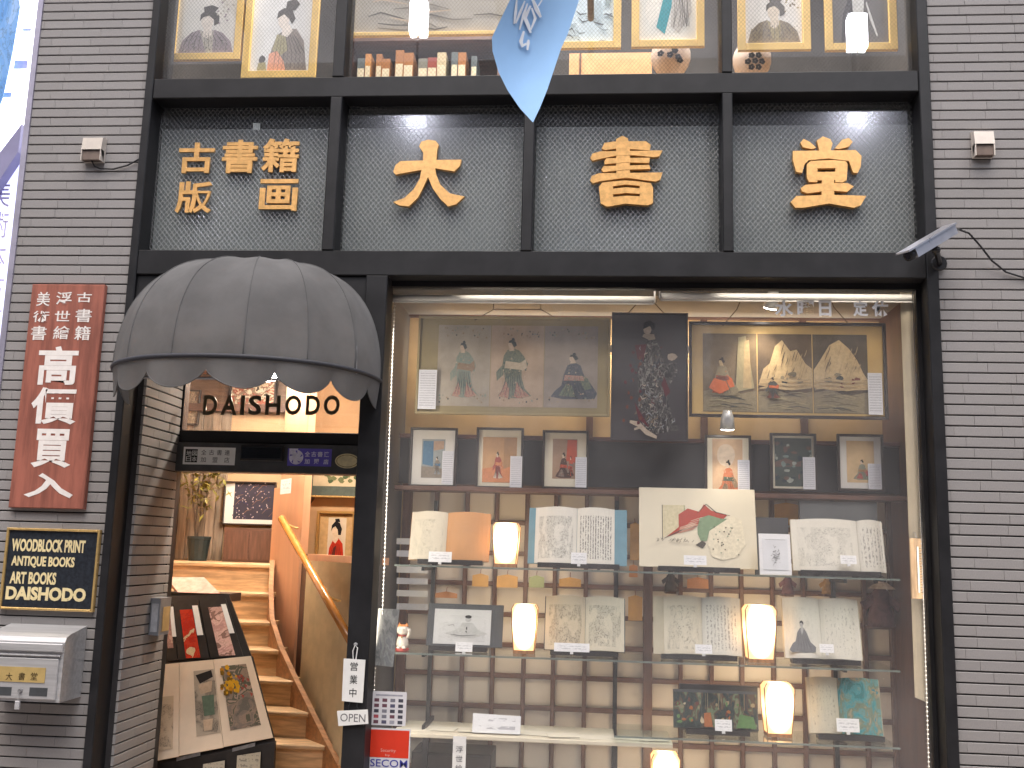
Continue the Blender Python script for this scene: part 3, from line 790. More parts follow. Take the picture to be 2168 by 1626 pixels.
# upper back: dark cupboard lines
for py in (668,): 
    z = P(1370, py, BY + .09).z; MB().box(XD0 + .001, XD1 - .001, BY + .06, BY + .099, z - .025, z + .02).build('rail', BROWN, dr)
for px in (1250, 1490, 1700, 1885):
    x = P(px, 780, BY + .09).x; MB().box(x - .02, x + .02, BY + .07, BY + .0985, z_lat + .3, DZ - .001).build('upright', BROWNV, dr)
# framed things leaning on the back wall beyond the ledge
lat = T('shoji_lattice', 'brown wooden shoji lattice with beige paper squares behind the shelves', 'screen', (.4, BY, .14))
vb = [846, 909, 976, 1041, 1107, 1170, 1237, 1302, 1371, 1441, 1507, 1572, 1639, 1705, 1768, 1836, 1899]
wide = {846, 1371, 1899}
xs = [P(p, 1450, BY).x for p in vb]
zz0, zz1 = .1405, z_lat
hz = [P(1370, p, BY).z for p in (1114, 1180, 1246, 1311, 1376, 1442, 1509, 1577, 1645, 1713, 1781, 1850)]
hz = [h for h in hz if h > zz0 + .05]
for i, x in enumerate(xs):
    w = .04 if vb[i] in wide else .019
    MB().bbox(x - w / 2 * 1.3, x + w / 2 * 1.3, BY - (.012 if vb[i] in wide else 0), BY + .03, zz0, zz1, .003).build('upright_bar', BROWNV, lat)
for z in hz:
    MB().bbox(xs[0], xs[-1], BY + .003, BY + .028, z - .0135, z + .0135, .003).build('cross_bar', BROWN, lat)
MB().bbox(xs[0] - .03, xs[-1] + .03, BY - .02, BY + .04, zz1, zz1 + .05, .004).build('top_rail', BROWN, lat)
pe = [zz0] + sorted(hz) + [zz1]
for i in range(len(xs) - 1):
    for j in range(len(pe) - 1):
        MB().box(xs[i] + .001, xs[i + 1] - .001, BY + .031, BY + .034, pe[j] + .001, pe[j + 1] - .001).build('paper_square', PAPERB, lat)

# ledge with the row of small framed prints
LY = .60
lg = T('picture_ledge', 'dark wooden ledge with brown rails holding the row of small frames', 'shelf', (.4, LY, P(1370, 1040, LY).z))
za, zb_ = P(1370, 1040, LY).z, P(1370, 938, LY + .08).z
lx0, lx1 = P(840, 1000, LY).x, P(1912, 1000, LY).x
MB().box(lx0, lx1, LY + .06, LY + .08, za + .02, zb_).build('back_board', mat('dark_board', (.022, .017, .016), .6, 0, .2, 10), lg)
MB().bbox(lx0, lx1, LY - .05, LY + .059, za - .025, za).build('shelf_board', BROWN, lg)
MB().bbox(lx0, lx1, LY + .03, LY + .082, zb_ + .001, zb_ + .024).build('top_rail', wood('red_brown_rail', (.13, .05, .035), .45, 'x'), lg)
for px in (850, 1371, 1900):
    x = P(px, 1000, LY).x; MB().box(x - .012, x + .012, LY + .083, BY + .098, za + .04, za + .07).build('bracket', BROWN, lg)

# big triptych, left
def tri_left(r, y, t):
    pal = [ink('a89a88'), ink('4a5052'), ink('c8b4a0'), robe('7d8f88', '9a9a8c', '6a7a78'), robe('b08078', 'b8a090', '9a6a62'), robe('5f6f68', '8a8a78', '76867c'), ink('937f6c'), ink('beb09c'), robe('666c76', '4a5058', '86808a'), robe('a87068', 'b89a86', '8a7a6a')]
    for k in range(3):
        x0 = r[0] + (r[1] - r[0]) * k / 3; x1 = r[0] + (r[1] - r[0]) * (k + 1) / 3
        rr = (x0 + .0015, x1 - .0015, r[2], r[3])
        sheet(rr, y, mat('aged_print_%d' % k, ('#a89f92', '#b39e8a', '#9a9088')[k], .8, 0, .14, 7, spec=.15), t)
        a = Art(rr, y - .0015, pal); g = random.Random(20 + k)
        figure(a, (.5, .42, .55)[k], .12, (.34, .42, .44)[k], (.68, .72, .58)[k], g, (3, 5, 8)[k], (4, 9, 5)[k], (6, 7, 4)[k], 1, 2, [0, 7, 4, 3], seated=(k == 2), n=22)
        for _ in range(40): a.blob(g.uniform(.05, .95), g.choice((g.uniform(.84, .97), g.uniform(.04, .14))), .016, .012, g.choice((0, 6, 3, 1)), 5, .3, g)
        a.build('print_image', t)
framed('framed_triptych', 'wide framed triptych of three robed figures hanging by a cord on the left', 'print', (884, 672, 1292, 880), .46, OLIVEF, 5,
       tri_left, (926, 690, 1266, 862), OLIVEF, slip=(886, 783, 924, 866), cords=[[(1005, 678), (1045, 655), (1145, 655), (1185, 678)], [(1045, 655), (1045, 560)], [(1145, 655), (1145, 560)]])
# big triptych, right: a generic composition in the same colours
def tri_right(r, y, t):
    pal = [ink(h) for h in ('6a5a4a', '3a3230', 'cdb48a', 'b9a27c', 'c8683c', '8d8168', '6d6450', '7f4a3c', 'a39878', '4b4c48')]
    for k in range(3):
        x0 = r[0] + (r[1] - r[0]) * k / 3; x1 = r[0] + (r[1] - r[0]) * (k + 1) / 3
        rr = (x0 + .003, x1 - .003, r[2], r[3])
        sheet(rr, y, mat('dusky_print_%d' % k, ('#7a6a54', '#6a5b4b', '#5d5346')[k], .8, 0, .2, 9, spec=.15), t)
        a = Art(rr, y - .0015, pal); g = random.Random(40 + k)
        a.poly([(0, 0), (0, .26), (.3, .3), (.6, .22), (1, .27), (1, 0)], 5)
        for _ in range(16): u = g.uniform(0, .6); v = g.uniform(.03, .25); a.line([(u, v), (u + .2, v + .01), (u + .4, v - .015)], .006, g.choice((6, 9, 8)))
        if k == 0:
            a.poly([(.6, .25), (.66, .95), (.8, .97), (.95, .3)], 8); a.poly([(.74, .3), (.78, .9), (.86, .92), (.9, .3)], 3)
            figure(a, .35, .22, .3, .5, g, 5, 4, 7, 1, 3, [3, 4, 0], seated=True); a.poly([(.1, .3), (.2, .42), (.42, .38), (.48, .28), (.3, .22)], 4)
        else:
            # pale rocky mountain with mist bands
            pk = [(.0, .34), (.1, .55), (.22, .62), (.32, .84), (.45, .92), (.6, .78), (.72, .8), (.88, .62), (1, .56), (1, .32), (.5, .28)] if k == 1 else [(.0, .54), (.12, .66), (.3, .86), (.48, .93), (.66, .82), (.8, .68), (.92, .5), (1, .42), (1, .3), (.4, .28), (0, .32)]
            a.poly(pk, 2)
            for i in range(26):
                u = g.uniform(.08, .92); v = g.uniform(.4, .74); q = g.uniform(.05, .16)
                a.line([(u, v), (u + .03, v + q * .5), (u + .02 + q * .3, v + q)], .007, g.choice((0, 3, 3, 6)))
            for i in range(7):
                u, v = g.uniform(.1, .8), g.uniform(.34, .5); a.blob(u, v, g.uniform(.03, .07), g.uniform(.02, .04), g.choice((6, 9, 7, 5)), 9, .3, g)
            for i in range(3):
                v = .30 + .05 * i; a.line([(.02, v), (.3, v + .02), (.6, v - .01), (.97, v + .015)], .014, 3)
            if k == 1: figure(a, .26, .18, .18, .26, g, 9, 7, 4, 1, 3, [3, 4], n=6)
        a.build('print_image', t)
framed('framed_triptych', 'wide framed triptych with ochre mount and pale mountain hanging by the spotlight', 'print', (1458, 684, 1876, 886), .46, DARKF, 6,
       tri_right, (1487, 708, 1838, 874), OCHREM, slip=(1838, 790, 1868, 878), cords=[[(1530, 690), (1560, 655), (1600, 560)], [(1800, 690), (1765, 650), (1735, 560)]])
# dark centre print on its board
def dark_print(r, y, t):
    sheet(r, y, mat('plum_black_ground', (.030, .022, .026), .7, 0, .2, 12, spec=.2), t)
    pal = [ink(h) for h in ('2a2427', '181516', 'b5a593', 'a89a8a', '5a2028', '37404a', '7a6a58', '8f8f92', '402a30', '6a3a2c')]
    a = Art(r, y - .0015, pal); g = random.Random(77)
    pal.append(blotch_mat('dark_robe', ('1c1a1c', '262224', '5a5654', '1e1c1e', '8a8680', '3a2226', '2a2a30'), 7.7, 13.0)); a.poly([(.36, .2), (.34, .5), (.4, .72), (.46, .8), (.58, .8), (.66, .7), (.72, .6), (.86, .62), (.88, .52), (.72, .4), (.80, .2), (.9, .08), (.6, .05), (.4, .1)], 10)
    a.poly([(.3, .75), (.34, .64), (.42, .62), (.46, .76)], 4); a.poly([(.7, .5), (.78, .38), (.72, .34), (.66, .44)], 4); a.poly([(.3, .3), (.42, .18), (.5, .1), (.36, .16)], 4)
    a.blob(.47, .875, .055, .04, 2, 10); a.poly([(.41, .88), (.42, .93), (.5, .955), (.58, .92), (.56, .87), (.5, .905)], 1); a.poly([(.4, .82), (.42, .84), (.56, .84), (.58, .8), (.5, .79)], 3); a.blob(.8, .66, .07, .028, 2, 8, .2, g)
    for _ in range(46):
        u, v = g.gauss(.53, .12), g.uniform(.08, .74); l = g.uniform(.02, .06); an = g.uniform(0, 6.3)
        a.line([(u, v), (u + l * math.cos(an), v + l * .6 * math.sin(an)), (u + l * 1.5 * math.cos(an + .6), v + l * .9 * math.sin(an + .6))], .006, g.choice((2, 3, 7, 7, 4, 5, 6)))
    a.line([(.24, .14), (.36, .12), (.46, .06), (.6, .02)], .022, 2); a.line([(.3, .08), (.4, .1)], .018, 3)
    for _ in range(20): a.blob(g.uniform(.15, .4), g.uniform(.1, .7), .02, .016, g.choice((4, 9, 5)), 6, .3, g)
    a.build('print_image', t)
framed('hanging_print', 'dark plum print of a robed figure hanging between the two wide triptychs', 'print', (1294, 664, 1456, 934), .44, mat('plum_black_ground', (.03, .022, .026)), 2, dark_print,
       cords=[[(1325, 668), (1368, 622), (1368, 560)], [(1410, 668), (1368, 622)]])

# row of six small frames
SMALL = [((868, 906, 968, 1032), (893, 930, 942, 1012), MATW, ('7a8a94', '9aa0a0', 'b59a86', '5f7f9a', '8f867c'), 'k', (936, 955, 960, 1026), 'small framed print with blue curtain shape, first on the ledge by the bead chain'),
         ((1008, 906, 1108, 1035), (1022, 926, 1094, 1022), mat('ivory_mount', (.74, .68, .54), .8, 0, .04, 8), ('c49a6e', 'b08a64', 'cfae84', 'd08a5e', 'a8564c'), 's', (1080, 966, 1105, 1032), 'small framed warm print of a slim figure in red on an ivory mount'),
         ((1148, 912, 1246, 1036), (1170, 930, 1222, 1014), mat('ivory_mount', (.74, .68, .54)), ('a58a76', 'c05a44', '8a7a70', 'b89a82', '5a4640'), 'r', (1218, 968, 1242, 1032), 'small framed print with red drapery, beside the dark centre print'),
         ((1492, 922, 1590, 1060), (1508, 930, 1572, 1052), mat('ivory_mount', (.74, .68, .54)), ('b59a7e', 'c87a54', '9a8468', 'd0b090', '5f6a58'), 'o', (1562, 974, 1587, 1040), 'small framed print of an orange-robed figure behind the large cream sheet'),
         ((1630, 918, 1728, 1040), (1640, 928, 1718, 1030), mat('ivory_mount', (.74, .68, .54)), ('4a524e', '6d5a52', '7a8a84', '39424a', '9aa096'), 'd', (1700, 968, 1726, 1036), 'small framed dark green landscape print, middle frame below the ochre triptych'),
         ((1772, 920, 1870, 1040), (1792, 934, 1850, 1022), MATW, ('d0b48c', 'a8825e', 'b8645c', '8a8a78', 'c2a078'), 'y', (1838, 982, 1866, 1036), 'small framed pale gold print of a seated figure, last frame on the ledge')]
for px, mp, mm, pal, kd, sl, lab in SMALL:
    def art(r, y, t, pal=pal, kd=kd):
        base = {'k': 1, 's': 0, 'r': 0, 'o': 3, 'd': 0, 'y': 0}[kd]
        sheet(r, y, mat('small_paper_' + kd, '#' + pal[base], .8, 0, .12, 12, spec=.2), t)
        a = Art(r, y - .0012, [ink(h) for h in (*pal, '2c2826', 'd8c4ac')]); g = random.Random(ord(kd))
        if kd == 'k':
            a.poly([(.05, .35), (.05, .95), (.5, .95), (.5, .3)], 3); a.poly([(.5, .7), (.95, .75), (.95, .95), (.5, .95)], 2); a.poly([(0, 0), (0, .3), (1, .24), (1, 0)], 4)
            figure(a, .68, .1, .22, .45, g, 4, 1, 3, 5, 6, [5, 6, 2])
        elif kd == 's':
            a.poly([(0, 0), (0, .3), (1, .42), (1, 0)], 3); a.poly([(.62, .3), (.62, .98), (.98, .98), (.98, .4)], 1); figure(a, .45, .1, .2, .58, g, 4, 6, 3, 5, 6, [4, 6])
        elif kd == 'r':
            a.poly([(.55, .45), (.6, .98), (.98, .98), (.98, .4)], 1); figure(a, .45, .04, .34, .66, g, 4, 2, 1, 5, 6, [6, 1, 3], seated=True); figure(a, .75, .08, .16, .5, g, 1, 4, 2, 5, 6, [6])
        elif kd == 'o':
            a.blob(.45, .72, .3, .2, 6, 14, .03, g); figure(a, .52, .05, .42, .62, g, 1, 2, 4, 5, 6, [4, 3, 6, 1], seated=True, n=24)
        elif kd == 'd':
            a.poly([(0, .5), (.3, .58), (.6, .5), (1, .6), (1, .42), (0, .4)], 1)
            for _ in range(40): a.blob(g.random(), g.uniform(.1, .9), g.uniform(.03, .09), g.uniform(.02, .06), g.choice((0, 2, 3, 3, 4, 1)), 7, .3, g)
        else:
            figure(a, .55, .08, .34, .5, g, 3, 2, 1, 5, 6, [4, 6, 2], seated=True)
        a.build('print_image', t)
    framed('small_framed_print', lab, 'print', px, LY + (0 if px[0] != 1492 else .02), DARKF, 5, art, mp, mm, slip=sl, depth=.02)

# glass shelves
def shelf(py, lab, x0=835, x1=1905, y0=.26, y1=.62):
    z = P(1370, py, y0).z
    a, b = P(x0, py, y0).x, P(x1, py, y0).x
    t = T('glass_shelf', lab, 'shelf', ((a + b) / 2, (y0 + y1) / 2, z - .01))
    MB().box(a, b, y0, y1, z - .010, z).build('glass_plate', GLASS_CLEAR, t)
    MB().box(a, b, y0 - .0035, y0 - .0005, z - .0095, z - .0005).build('front_edge', mat('glass_edge', (.16, .19, .175), .3, 0, .2, 6), t)
    for px in (909, 1302, 1768):
        x = P(px, py, .6).x; MB().box(x - .008, x + .008, y0 + .12, .70, z - .032, z - .0105).build('arm', BLACK, t)
    return z
ZS1 = shelf(1210, 'upper glass shelf carrying the large cream sheet and open books')
ZS2 = shelf(1400, 'middle glass shelf carrying the lucky cat and three open books')
ZS3 = shelf(1560, 'lower glass shelf carrying the cellophane-wrapped book', 1300, 1905)
for px in (909, 1302, 1768):
    x = P(px, 1450, .72).x
    t = tag(MB().box(x - .011, x + .011, .70, .72, .1405, P(px, 1060, .72).z).build('shelf_upright', BLACK), 'black metal upright carrying the glass shelf arms in front of the lattice', 'shelf upright', 'shelf uprights')

# book stands, books, cards
TILT = R(-14)
def stand(lab, cx_px, z, y, w, h, nback=True):
    c = P(cx_px, 1300, y); 
    t = T('display_stand', lab, 'stand', (c.x, y, z), None)
    m = MB().bbox(-w / 2, w / 2, -.05, .012, .004, .022, .002); m.box(-w / 2, w / 2, -.054, -.0505, .004, .03)
    m.build('tray', BLACKW, t, local=True)
    MB().add([(-w * .3, .012, .022), (w * .3, .012, .022), (w * .3, .012 + h * .8 * math.tan(-TILT), h * .8), (-w * .3, .012 + h * .8 * math.tan(-TILT), h * .8),
              (-w * .3, .018, .022), (w * .3, .018, .022), (w * .3, .018 + h * .8 * math.tan(-TILT), h * .8), (-w * .3, .018 + h * .8 * math.tan(-TILT), h * .8)],
             [(0, 1, 2, 3), (7, 6, 5, 4), (0, 4, 5, 1), (1, 5, 6, 2), (2, 6, 7, 3), (3, 7, 4, 0)]).build('back_rest', BLACKW, t, local=True)
    for s in (-1, 1): MB().box(s * w * .25 - .008, s * w * .25 + .008, .018, .10, 0, .0035).build('foot', BLACKW, t, local=True)
    return t
def card(px, z_unused, y, lab, big=False):
    x0, x1, z0, z1 = RX(*px, y)
    t = T('price_card', lab, 'price card', ((x0 + x1) / 2, y, z0))
    MB().slab([(x0, y + .010, z1), (x1, y + .010, z1), (x1, y, z0), (x0, y, z0)], .0015).build('card', CARD, t)
    MB().box((x0 + x1) / 2 - .008, (x0 + x1) / 2 + .008, y - .003, y + .012, z0 - .012, z0 + .003).build('clip', mat('clear_clip', (.7, .7, .72), .3), t)
def book(lab, px, spine, z, y, pgL, pgR, cover, cov_l=6, cov_r=6, side=None, group=None):
    x0, x1, _, z1 = RX(*px, y)
    zb2 = z + .024
    sx = P(spine, px[3], y).x
    h = (z1 - zb2) / math.cos(TILT) * .985
    t = T('open_book', lab, 'book', (sx, y - .006, zb2), group, (TILT, 0, 0))
    k = (y + 5) / FPX
    a, b = x0 - sx, x1 - sx
    cl_, cr_ = cov_l * k, cov_r * k
    MB().box(a, b, .010, .016, 0, h - .004).build('cover', cover, t, local=True)
    def page(u0, u1, sg, m_, nm):
        def f(u, v, back=0):
            x = u0 + (u1 - u0) * u
            d = abs(x) / max(abs(u0), abs(u1), 1e-6)
            arch = .022 * (math.sin(min(1, d * 1.15) * math.pi) ** .7 if d < .87 else .35 * (1 - d)) + .004
            return (x, .0095 - arch, .003 + (h - .003) * v * (1 - .018 * (1 - math.sin(min(1, d * 1.1) * math.pi * .9)) * .8))
        mb = MB().grid(f, 12, 2)
        n = 13
        mb.add([(f(u / 12, w)[0], .0096, f(u / 12, w)[2]) for w in (0, 1) for u in range(13)], [(i + 1, i, n + i, n + i + 1) for i in range(12)])
        ed = []
        for w in (0, 1):
            for u in range(13): p_ = f(u / 12, w); ed += [p_, (p_[0], .0096, p_[2])]
        fs = []
        for w in (0, 1):
            for u in range(12):
                q = (w * 13 + u) * 2; fs.append((q, q + 2, q + 3, q + 1))
        e0 = [f(0, 0), f(0, 1), (u0, .0096, f(0, 1)[2]), (u0, .0096, f(0, 0)[2])]; e1 = [f(1, 0), f(1, 1), (u1, .0096, f(1, 1)[2]), (u1, .0096, f(1, 0)[2])]
        mb.add(ed, fs); mb.add(e0, [(0, 1, 2, 3)]); mb.add(e1, [(0, 1, 2, 3)])
        return mb.build(nm, m_, t, local=True)
    page(a + cl_, -.0008, -1, pgL, 'page'); page(.0008, b - cr_, 1, pgR, 'page')
    return t, h, a, b
PG = (.66, .60, .48)
PGW = (.70, .67, .60)
SB1, SB2 = .44, .44
# upper shelf
ws = lambda px: (px[2] - px[0]) / FPX * 5.44
def put_book(lab, px, spine, z, pgL, pgR, cover, cl_=3, cr_=3, y=.42, slab_=None, cardpx=None, cardlab=None, sw=.8):
    hh = RX(*px, y)[3] - z
    stand('black stand holding the ' + slab_, (px[0] + px[2]) / 2, z, y, ws(px) * sw, hh)
    r = book(lab, px, spine, z, y, pgL, pgR, cover, cl_, cr_)
    if cardpx: card(cardpx, z, y - .062, cardlab)
    return r
put_book('open book with cream drawing page and plain tan cover beside the lantern', (866, 1082, 1036, 1192), 942, ZS1, draw_mat('pg_a', PG, 1.3, 6, strength=.35, wash=.1), mat('tan_cover', (.52, .26, .1), .7, 0, .06, 10), mat('tan_cover', (.52, .26, .1)), 1, 1, slab_='tan-covered open book', cardpx=(907, 1168, 956, 1190), cardlab='white price card in front of the tan-covered book')
put_book('thick open book with blue edges, busy battle drawing and text page', (1118, 1072, 1328, 1196), 1220, ZS1, draw_mat('pg_b', PGW, 4.1, 9), text_mat('pg_c', PGW, 15, dens=.46), mat('blue_cover', (.12, .25, .32), .7, 0, .1, 12), 14, 26, slab_='blue-edged open book', cardpx=(1209, 1170, 1242, 1194), cardlab='small price card in front of the blue-edged book')
put_book('open book of dense vertical text, spread wide beside the little white frame', (1678, 1098, 1876, 1200), 1822, ZS1, draw_mat('pg_d', PGW, 8.7, 8, strength=.5, wash=.12), text_mat('pg_e', PGW, 7, dens=.5, strength=.5), mat('cream_cover', (.5, .44, .33), .8, 0, .08, 9), 1, 1, slab_='wide text book on the upper shelf', cardpx=(1780, 1176, 1814, 1194), cardlab='small price card in front of the wide text book')
# middle shelf
put_book('open book with warm-lit drawings of two groups beside a lantern', (1152, 1262, 1324, 1386), 1238, ZS2, draw_mat('pg_f', (.66, .55, .40), 11.2, 6), draw_mat('pg_g', PG, 14.6, 7), mat('slate_cover', (.08, .08, .09), .7, 0, .1, 9), 2, 2, slab_='warm-lit picture book', cardpx=(1173, 1362, 1248, 1380), cardlab='long white card in front of the warm-lit picture book')
put_book('open book with landscape drawing page and lined text page', (1384, 1262, 1572, 1386), 1488, ZS2, draw_mat('pg_h', PG, 17.9, 5, strength=.55, wash=.08), text_mat('pg_i', PGW, 11, dens=.5, strength=.5), mat('cream_cover', (.5, .44, .33)), 22, 2, slab_='landscape drawing book', cardpx=(1472, 1365, 1508, 1384), cardlab='price card in front of the landscape drawing book')
t_, h_, a_, b_ = put_book('open book showing a seated grey figure on its left page', (1660, 1266, 1826, 1386), 1742, ZS2, draw_mat('pg_j', PGW, 21.3, 4, strength=.18, wash=0), text_mat('pg_k', PGW, 10, dens=.56, strength=.35), mat('cream_cover', (.5, .44, .33)), 2, 2, slab_='seated figure book', cardpx=(1736, 1364, 1766, 1382), cardlab='price card in front of the seated figure book')
ar = Art((a_ + .02, -.03, .02, h_ * .75), -.0168, [ink('77777a'), ink('48484a'), ink('aaa9a8')])
ar.poly([(.02, .1), (.16, .26), (.26, .3), (.34, .52), (.44, .62), (.58, .62), (.68, .5), (.78, .3), (.97, .18), (.94, .06), (.6, .04), (.3, .06), (.12, .04)], 0)
ar.poly([(.46, .58), (.5, .44), (.57, .6), (.54, .66), (.48, .66)], 2); ar.blob(.5, .70, .06, .07, 2, 9); ar.poly([(.43, .72), (.45, .78), (.52, .8), (.58, .75), (.57, .7), (.5, .75)], 1)
for q in range(5): ar.line([(.4 + .05 * q, .5), (.36 + .09 * q, .25), (.3 + .13 * q, .08)], .006, 1)
ar.build('print_image', t_, True)
# lower shelf: cellophane book
put_book('cellophane-wrapped open book with turquoise picture on its right page', (1712, 1436, 1870, 1546), 1780, ZS3, text_mat('pg_l', PG, 9, dens=.58, strength=.4), blotch_mat('pg_m', ('2f7f86', '4a9aa2', '6a9a98', '7a8a78', 'a39a80', '3f8a98'), 3.1, 2.2, (.6, 1, 1.4), .25), mat('cream_cover', (.5, .44, .33)), 2, 2, slab_='cellophane-wrapped book', cardpx=(1772, 1522, 1820, 1550), cardlab='price card in front of the cellophane-wrapped book')
# cellophane sheet in front of that book
x0, x1, z0, z1 = RX(1712, 1434, 1874, 1550, .40)
cel = tag(MB().grid(lambda u, v: (x0 + (x1 - x0) * u, .372 + .03 * v + .004 * math.sin(9 * u + 5 * v) + .003 * math.sin(23 * u * v + 4), z0 + (z1 - z0) * v), 18, 14).build('cellophane_sheet', glass_mat('cellophane', rough=.05), smooth=True), 'creased clear cellophane wrapped over the turquoise picture book', 'wrapper')

# large cream sheet with a curled kimono-like design
def leaning(name, lab, cat, px, z, y, base, th=.006, tilt=-12, lift=.024):
    x0, x1, _, z1 = RX(*px, y)
    t = T(name, lab, cat, ((x0 + x1) / 2, y, z + lift), None, (R(tilt), 0, 0))
    w, h = x1 - x0, (z1 - z - lift) / math.cos(R(tilt))
    MB().bbox(-w / 2, w / 2, 0, th, 0, h, .001).build('sheet', base, t, local=True)
    return t, w, h
stand('black stand holding the large cream sheet', 1478, ZS1, .40, .42, .3)
t, w, h = leaning('print_sheet', 'large cream sheet with a red, green and white flowing robe design', 'print', (1354, 1032, 1604, 1200), ZS1, .40, mat('cream_sheet', (.66, .60, .47), .8, 0, .03, 5))
a = Art((-w / 2, w / 2, 0, h), -.0006, [ink(h_) for h_ in ('c9bfa0', '55504a', 'a4483c', '7a8f72', 'd8cfb8', 'b98a78', '8fa08c', '3f3a36')])
a.poly([(.2, .36), (.2, .78), (.4, .78), (.4, .52)], 0); a.line([(.2, .34), (.2, .78)], .006, 1); a.line([(.39, .6), (.39, .78)], .006, 3)
a.poly([(.22, .36), (.34, .5), (.34, .66), (.42, .74), (.52, .7), (.56, .8), (.62, .72), (.76, .67), (.7, .58), (.56, .6), (.48, .52), (.36, .44)], 2)
a.poly([(.34, .42), (.46, .47), (.52, .54), (.46, .56), (.35, .5)], 5); a.line([(.22, .36), (.36, .46), (.5, .52)], .006, 1); a.line([(.5, .68), (.58, .8), (.66, .7), (.78, .66)], .005, 7)
a.poly([(.5, .5), (.52, .62), (.6, .66), (.7, .62), (.76, .62), (.66, .52), (.6, .46), (.58, .34), (.53, .32), (.5, .42)], 3)
a.poly([(.6, .46), (.7, .56), (.8, .66), (.88, .6), (.9, .3), (.82, .14), (.7, .1), (.62, .14), (.58, .3)], 4); a.poly([(.48, .28), (.54, .34), (.57, .3), (.54, .24)], 1)
g = random.Random(5)
for _ in range(22): a.blob(g.uniform(.61, .86), g.uniform(.16, .52), .007, .01, g.choice((1, 6, 1)), 5, .3, g)
for _ in range(40): u = g.uniform(.13, .48); a.line([(u, g.uniform(.3, .36)), (u + .015, g.uniform(.3, .36))], .003, 1)
for q in range(5): a.line([(.36 + .02 * q, .45 + .03 * q), (.46 + .02 * q, .5 + .03 * q)], .004, 4)
a.build('print_image', t, True)
card((1448, 1176, 1496, 1196), 0, .335, 'price card in front of the large cream sheet')
# dark box behind the little frame, and the little white frame
MBX = T('dark_folder', 'dark slate folder standing behind the little white frame', 'folder', (P(1634, 1150, .56).x, .56, ZS1))
x0, x1, _, z1 = RX(1598, 1096, 1668, 1200, .56); MB().box(x0, x1, .54, .57, ZS1, z1).build('cover', mat('slate_cover', (.08, .08, .09)), MBX); MB().box(x0 + .003, x1 - .003, .57, .575, ZS1, z1 - .003).build('pages', WHITE, MBX)
x0, x1, _, z1 = RX(1694, 1062, 1858, 1200, .58)
MBX = T('dark_folder', 'wide grey folder standing behind the wide text book', 'folder', ((x0 + x1) / 2, .58, ZS1))
MB().box(x0, x1, .575, .60, ZS1, z1).build('cover', mat('grey_folder', (.13, .135, .14), .7, 0, .1, 6), MBX); MB().box(x0 + .003, x1 - .003, .60, .606, ZS1, z1 - .003).build('pages', WHITE, MBX)
t, w, h = leaning('small_white_frame', 'little white framed ink drawing between the cream sheet and the text book', 'picture', (1609, 1130, 1676, 1216), ZS1, .30, mat('white_frame', (.74, .74, .76), .5, 0, .03, 9), .012, -10, .001)
MB().box(-w * .40, w * .40, -.003, -.0005, h * .12, h * .88).build('mount', mat('white_frame_mat', (.66, .67, .7), .8, 0, .03, 9), t, local=True)
a = Art((-w * .4, w * .4, h * .12, h * .88), -.0035, [ink('4a4a4c'), ink('8a8a8c')])
for _ in range(40):
    u, v, l, an = g.gauss(.5, .1), g.gauss(.45, .15), g.uniform(.05, .14), g.uniform(0, 6.3); a.line([(u, v), (u + l * math.cos(an), v + l * .6 * math.sin(an))], .012, g.choice((0, 1)))
a.line([(.1, .95), (.9, .95)], .008, 0)
a.build('print_image', t, True)
# mounted print in a dark folder, middle shelf
stand('black stand holding the dark-mounted print', 975, ZS2, .42, .30, .26)
t, w, h = leaning('mounted_print', 'white print of a seated figure in a dark slate folder beside the lucky cat', 'print', (903, 1280, 1064, 1384), ZS2, .42, mat('slate_folder', (.07, .073, .08), .65, 0, .12, 7))
xa, xb, za_, zb3 = -w / 2 + w * .09, w / 2 - w * .16, h * .05, h * .87
MB().box(xa, xb, -.004, -.0005, za_, zb3).build('print', draw_mat('pr_seat', (.66, .66, .66), 31.0, 4, strength=.2, wash=.12), t, local=True)
a = Art((xa, xb, za_, zb3), -.0046, [ink('8f8f90'), ink('333335'), ink('b9b9b8'), ink('6a6a6c')])
a.poly([(.2, .3), (.42, .42), (.5, .62), (.68, .62), (.78, .42), (.95, .32), (.7, .18), (.4, .2)], 2); a.blob(.6, .72, .055, .08, 2); a.blob(.6, .79, .06, .05, 1)
a.line([(.25, .52), (.34, .56), (.36, .5)], .01, 0); a.line([(.58, .5), (.58, .42)], .02, 1); a.line([(.57, .38), (.58, .34)], .02, 1); a.line([(.3, .28), (.5, .24), (.75, .28)], .01, 3)
a.build('print_image', t, True)
card((964, 1360, 1000, 1380), 0, .358, 'price card in front of the dark-mounted print')
# colour print spread in a dark folder, lower shelf
stand('black stand holding the dark green picture sheet', 1516, ZS3, .42, .32, .2)
t, w, h = leaning('print_sheet', 'dark green picture sheet of many small figures beside a lit lantern', 'print', (1426, 1464, 1606, 1552), ZS3, .42, mat('slate_folder', (.07, .073, .08)))
for k in range(3):
    u0 = -w / 2 + .004 + (w - .008) * k / 3; u1 = u0 + (w - .008) / 3 - .002
    MB().box(u0, u1, -.0025, -.0005, .004, h * .93).build('print', blotch_mat('green_print_%d' % k, ('24302e', '35413c', '2c3a3c', '5a4a3c', '6a7a5c', '8a8068'), 2.0 + k * 3, 3.2, (1, 1, .7)), t, local=True)
a = Art((-w / 2, w / 2, 0, h), -.003, [ink(q) for q in ('c9b89a', '6a4038', '5f8050', '2a2a2a', '9a8a6c', 'a8663c')])
for _ in range(26): a.blob(g.uniform(.04, .96), g.uniform(.1, .75), g.uniform(.01, .03), g.uniform(.03, .08), g.choice((0, 1, 2, 4, 5)), 7, .3, g)
for _ in range(14): u = g.uniform(.35, .9); a.line([(u, .5), (u + .005, .92)], .006, g.choice((3, 4, 1)))
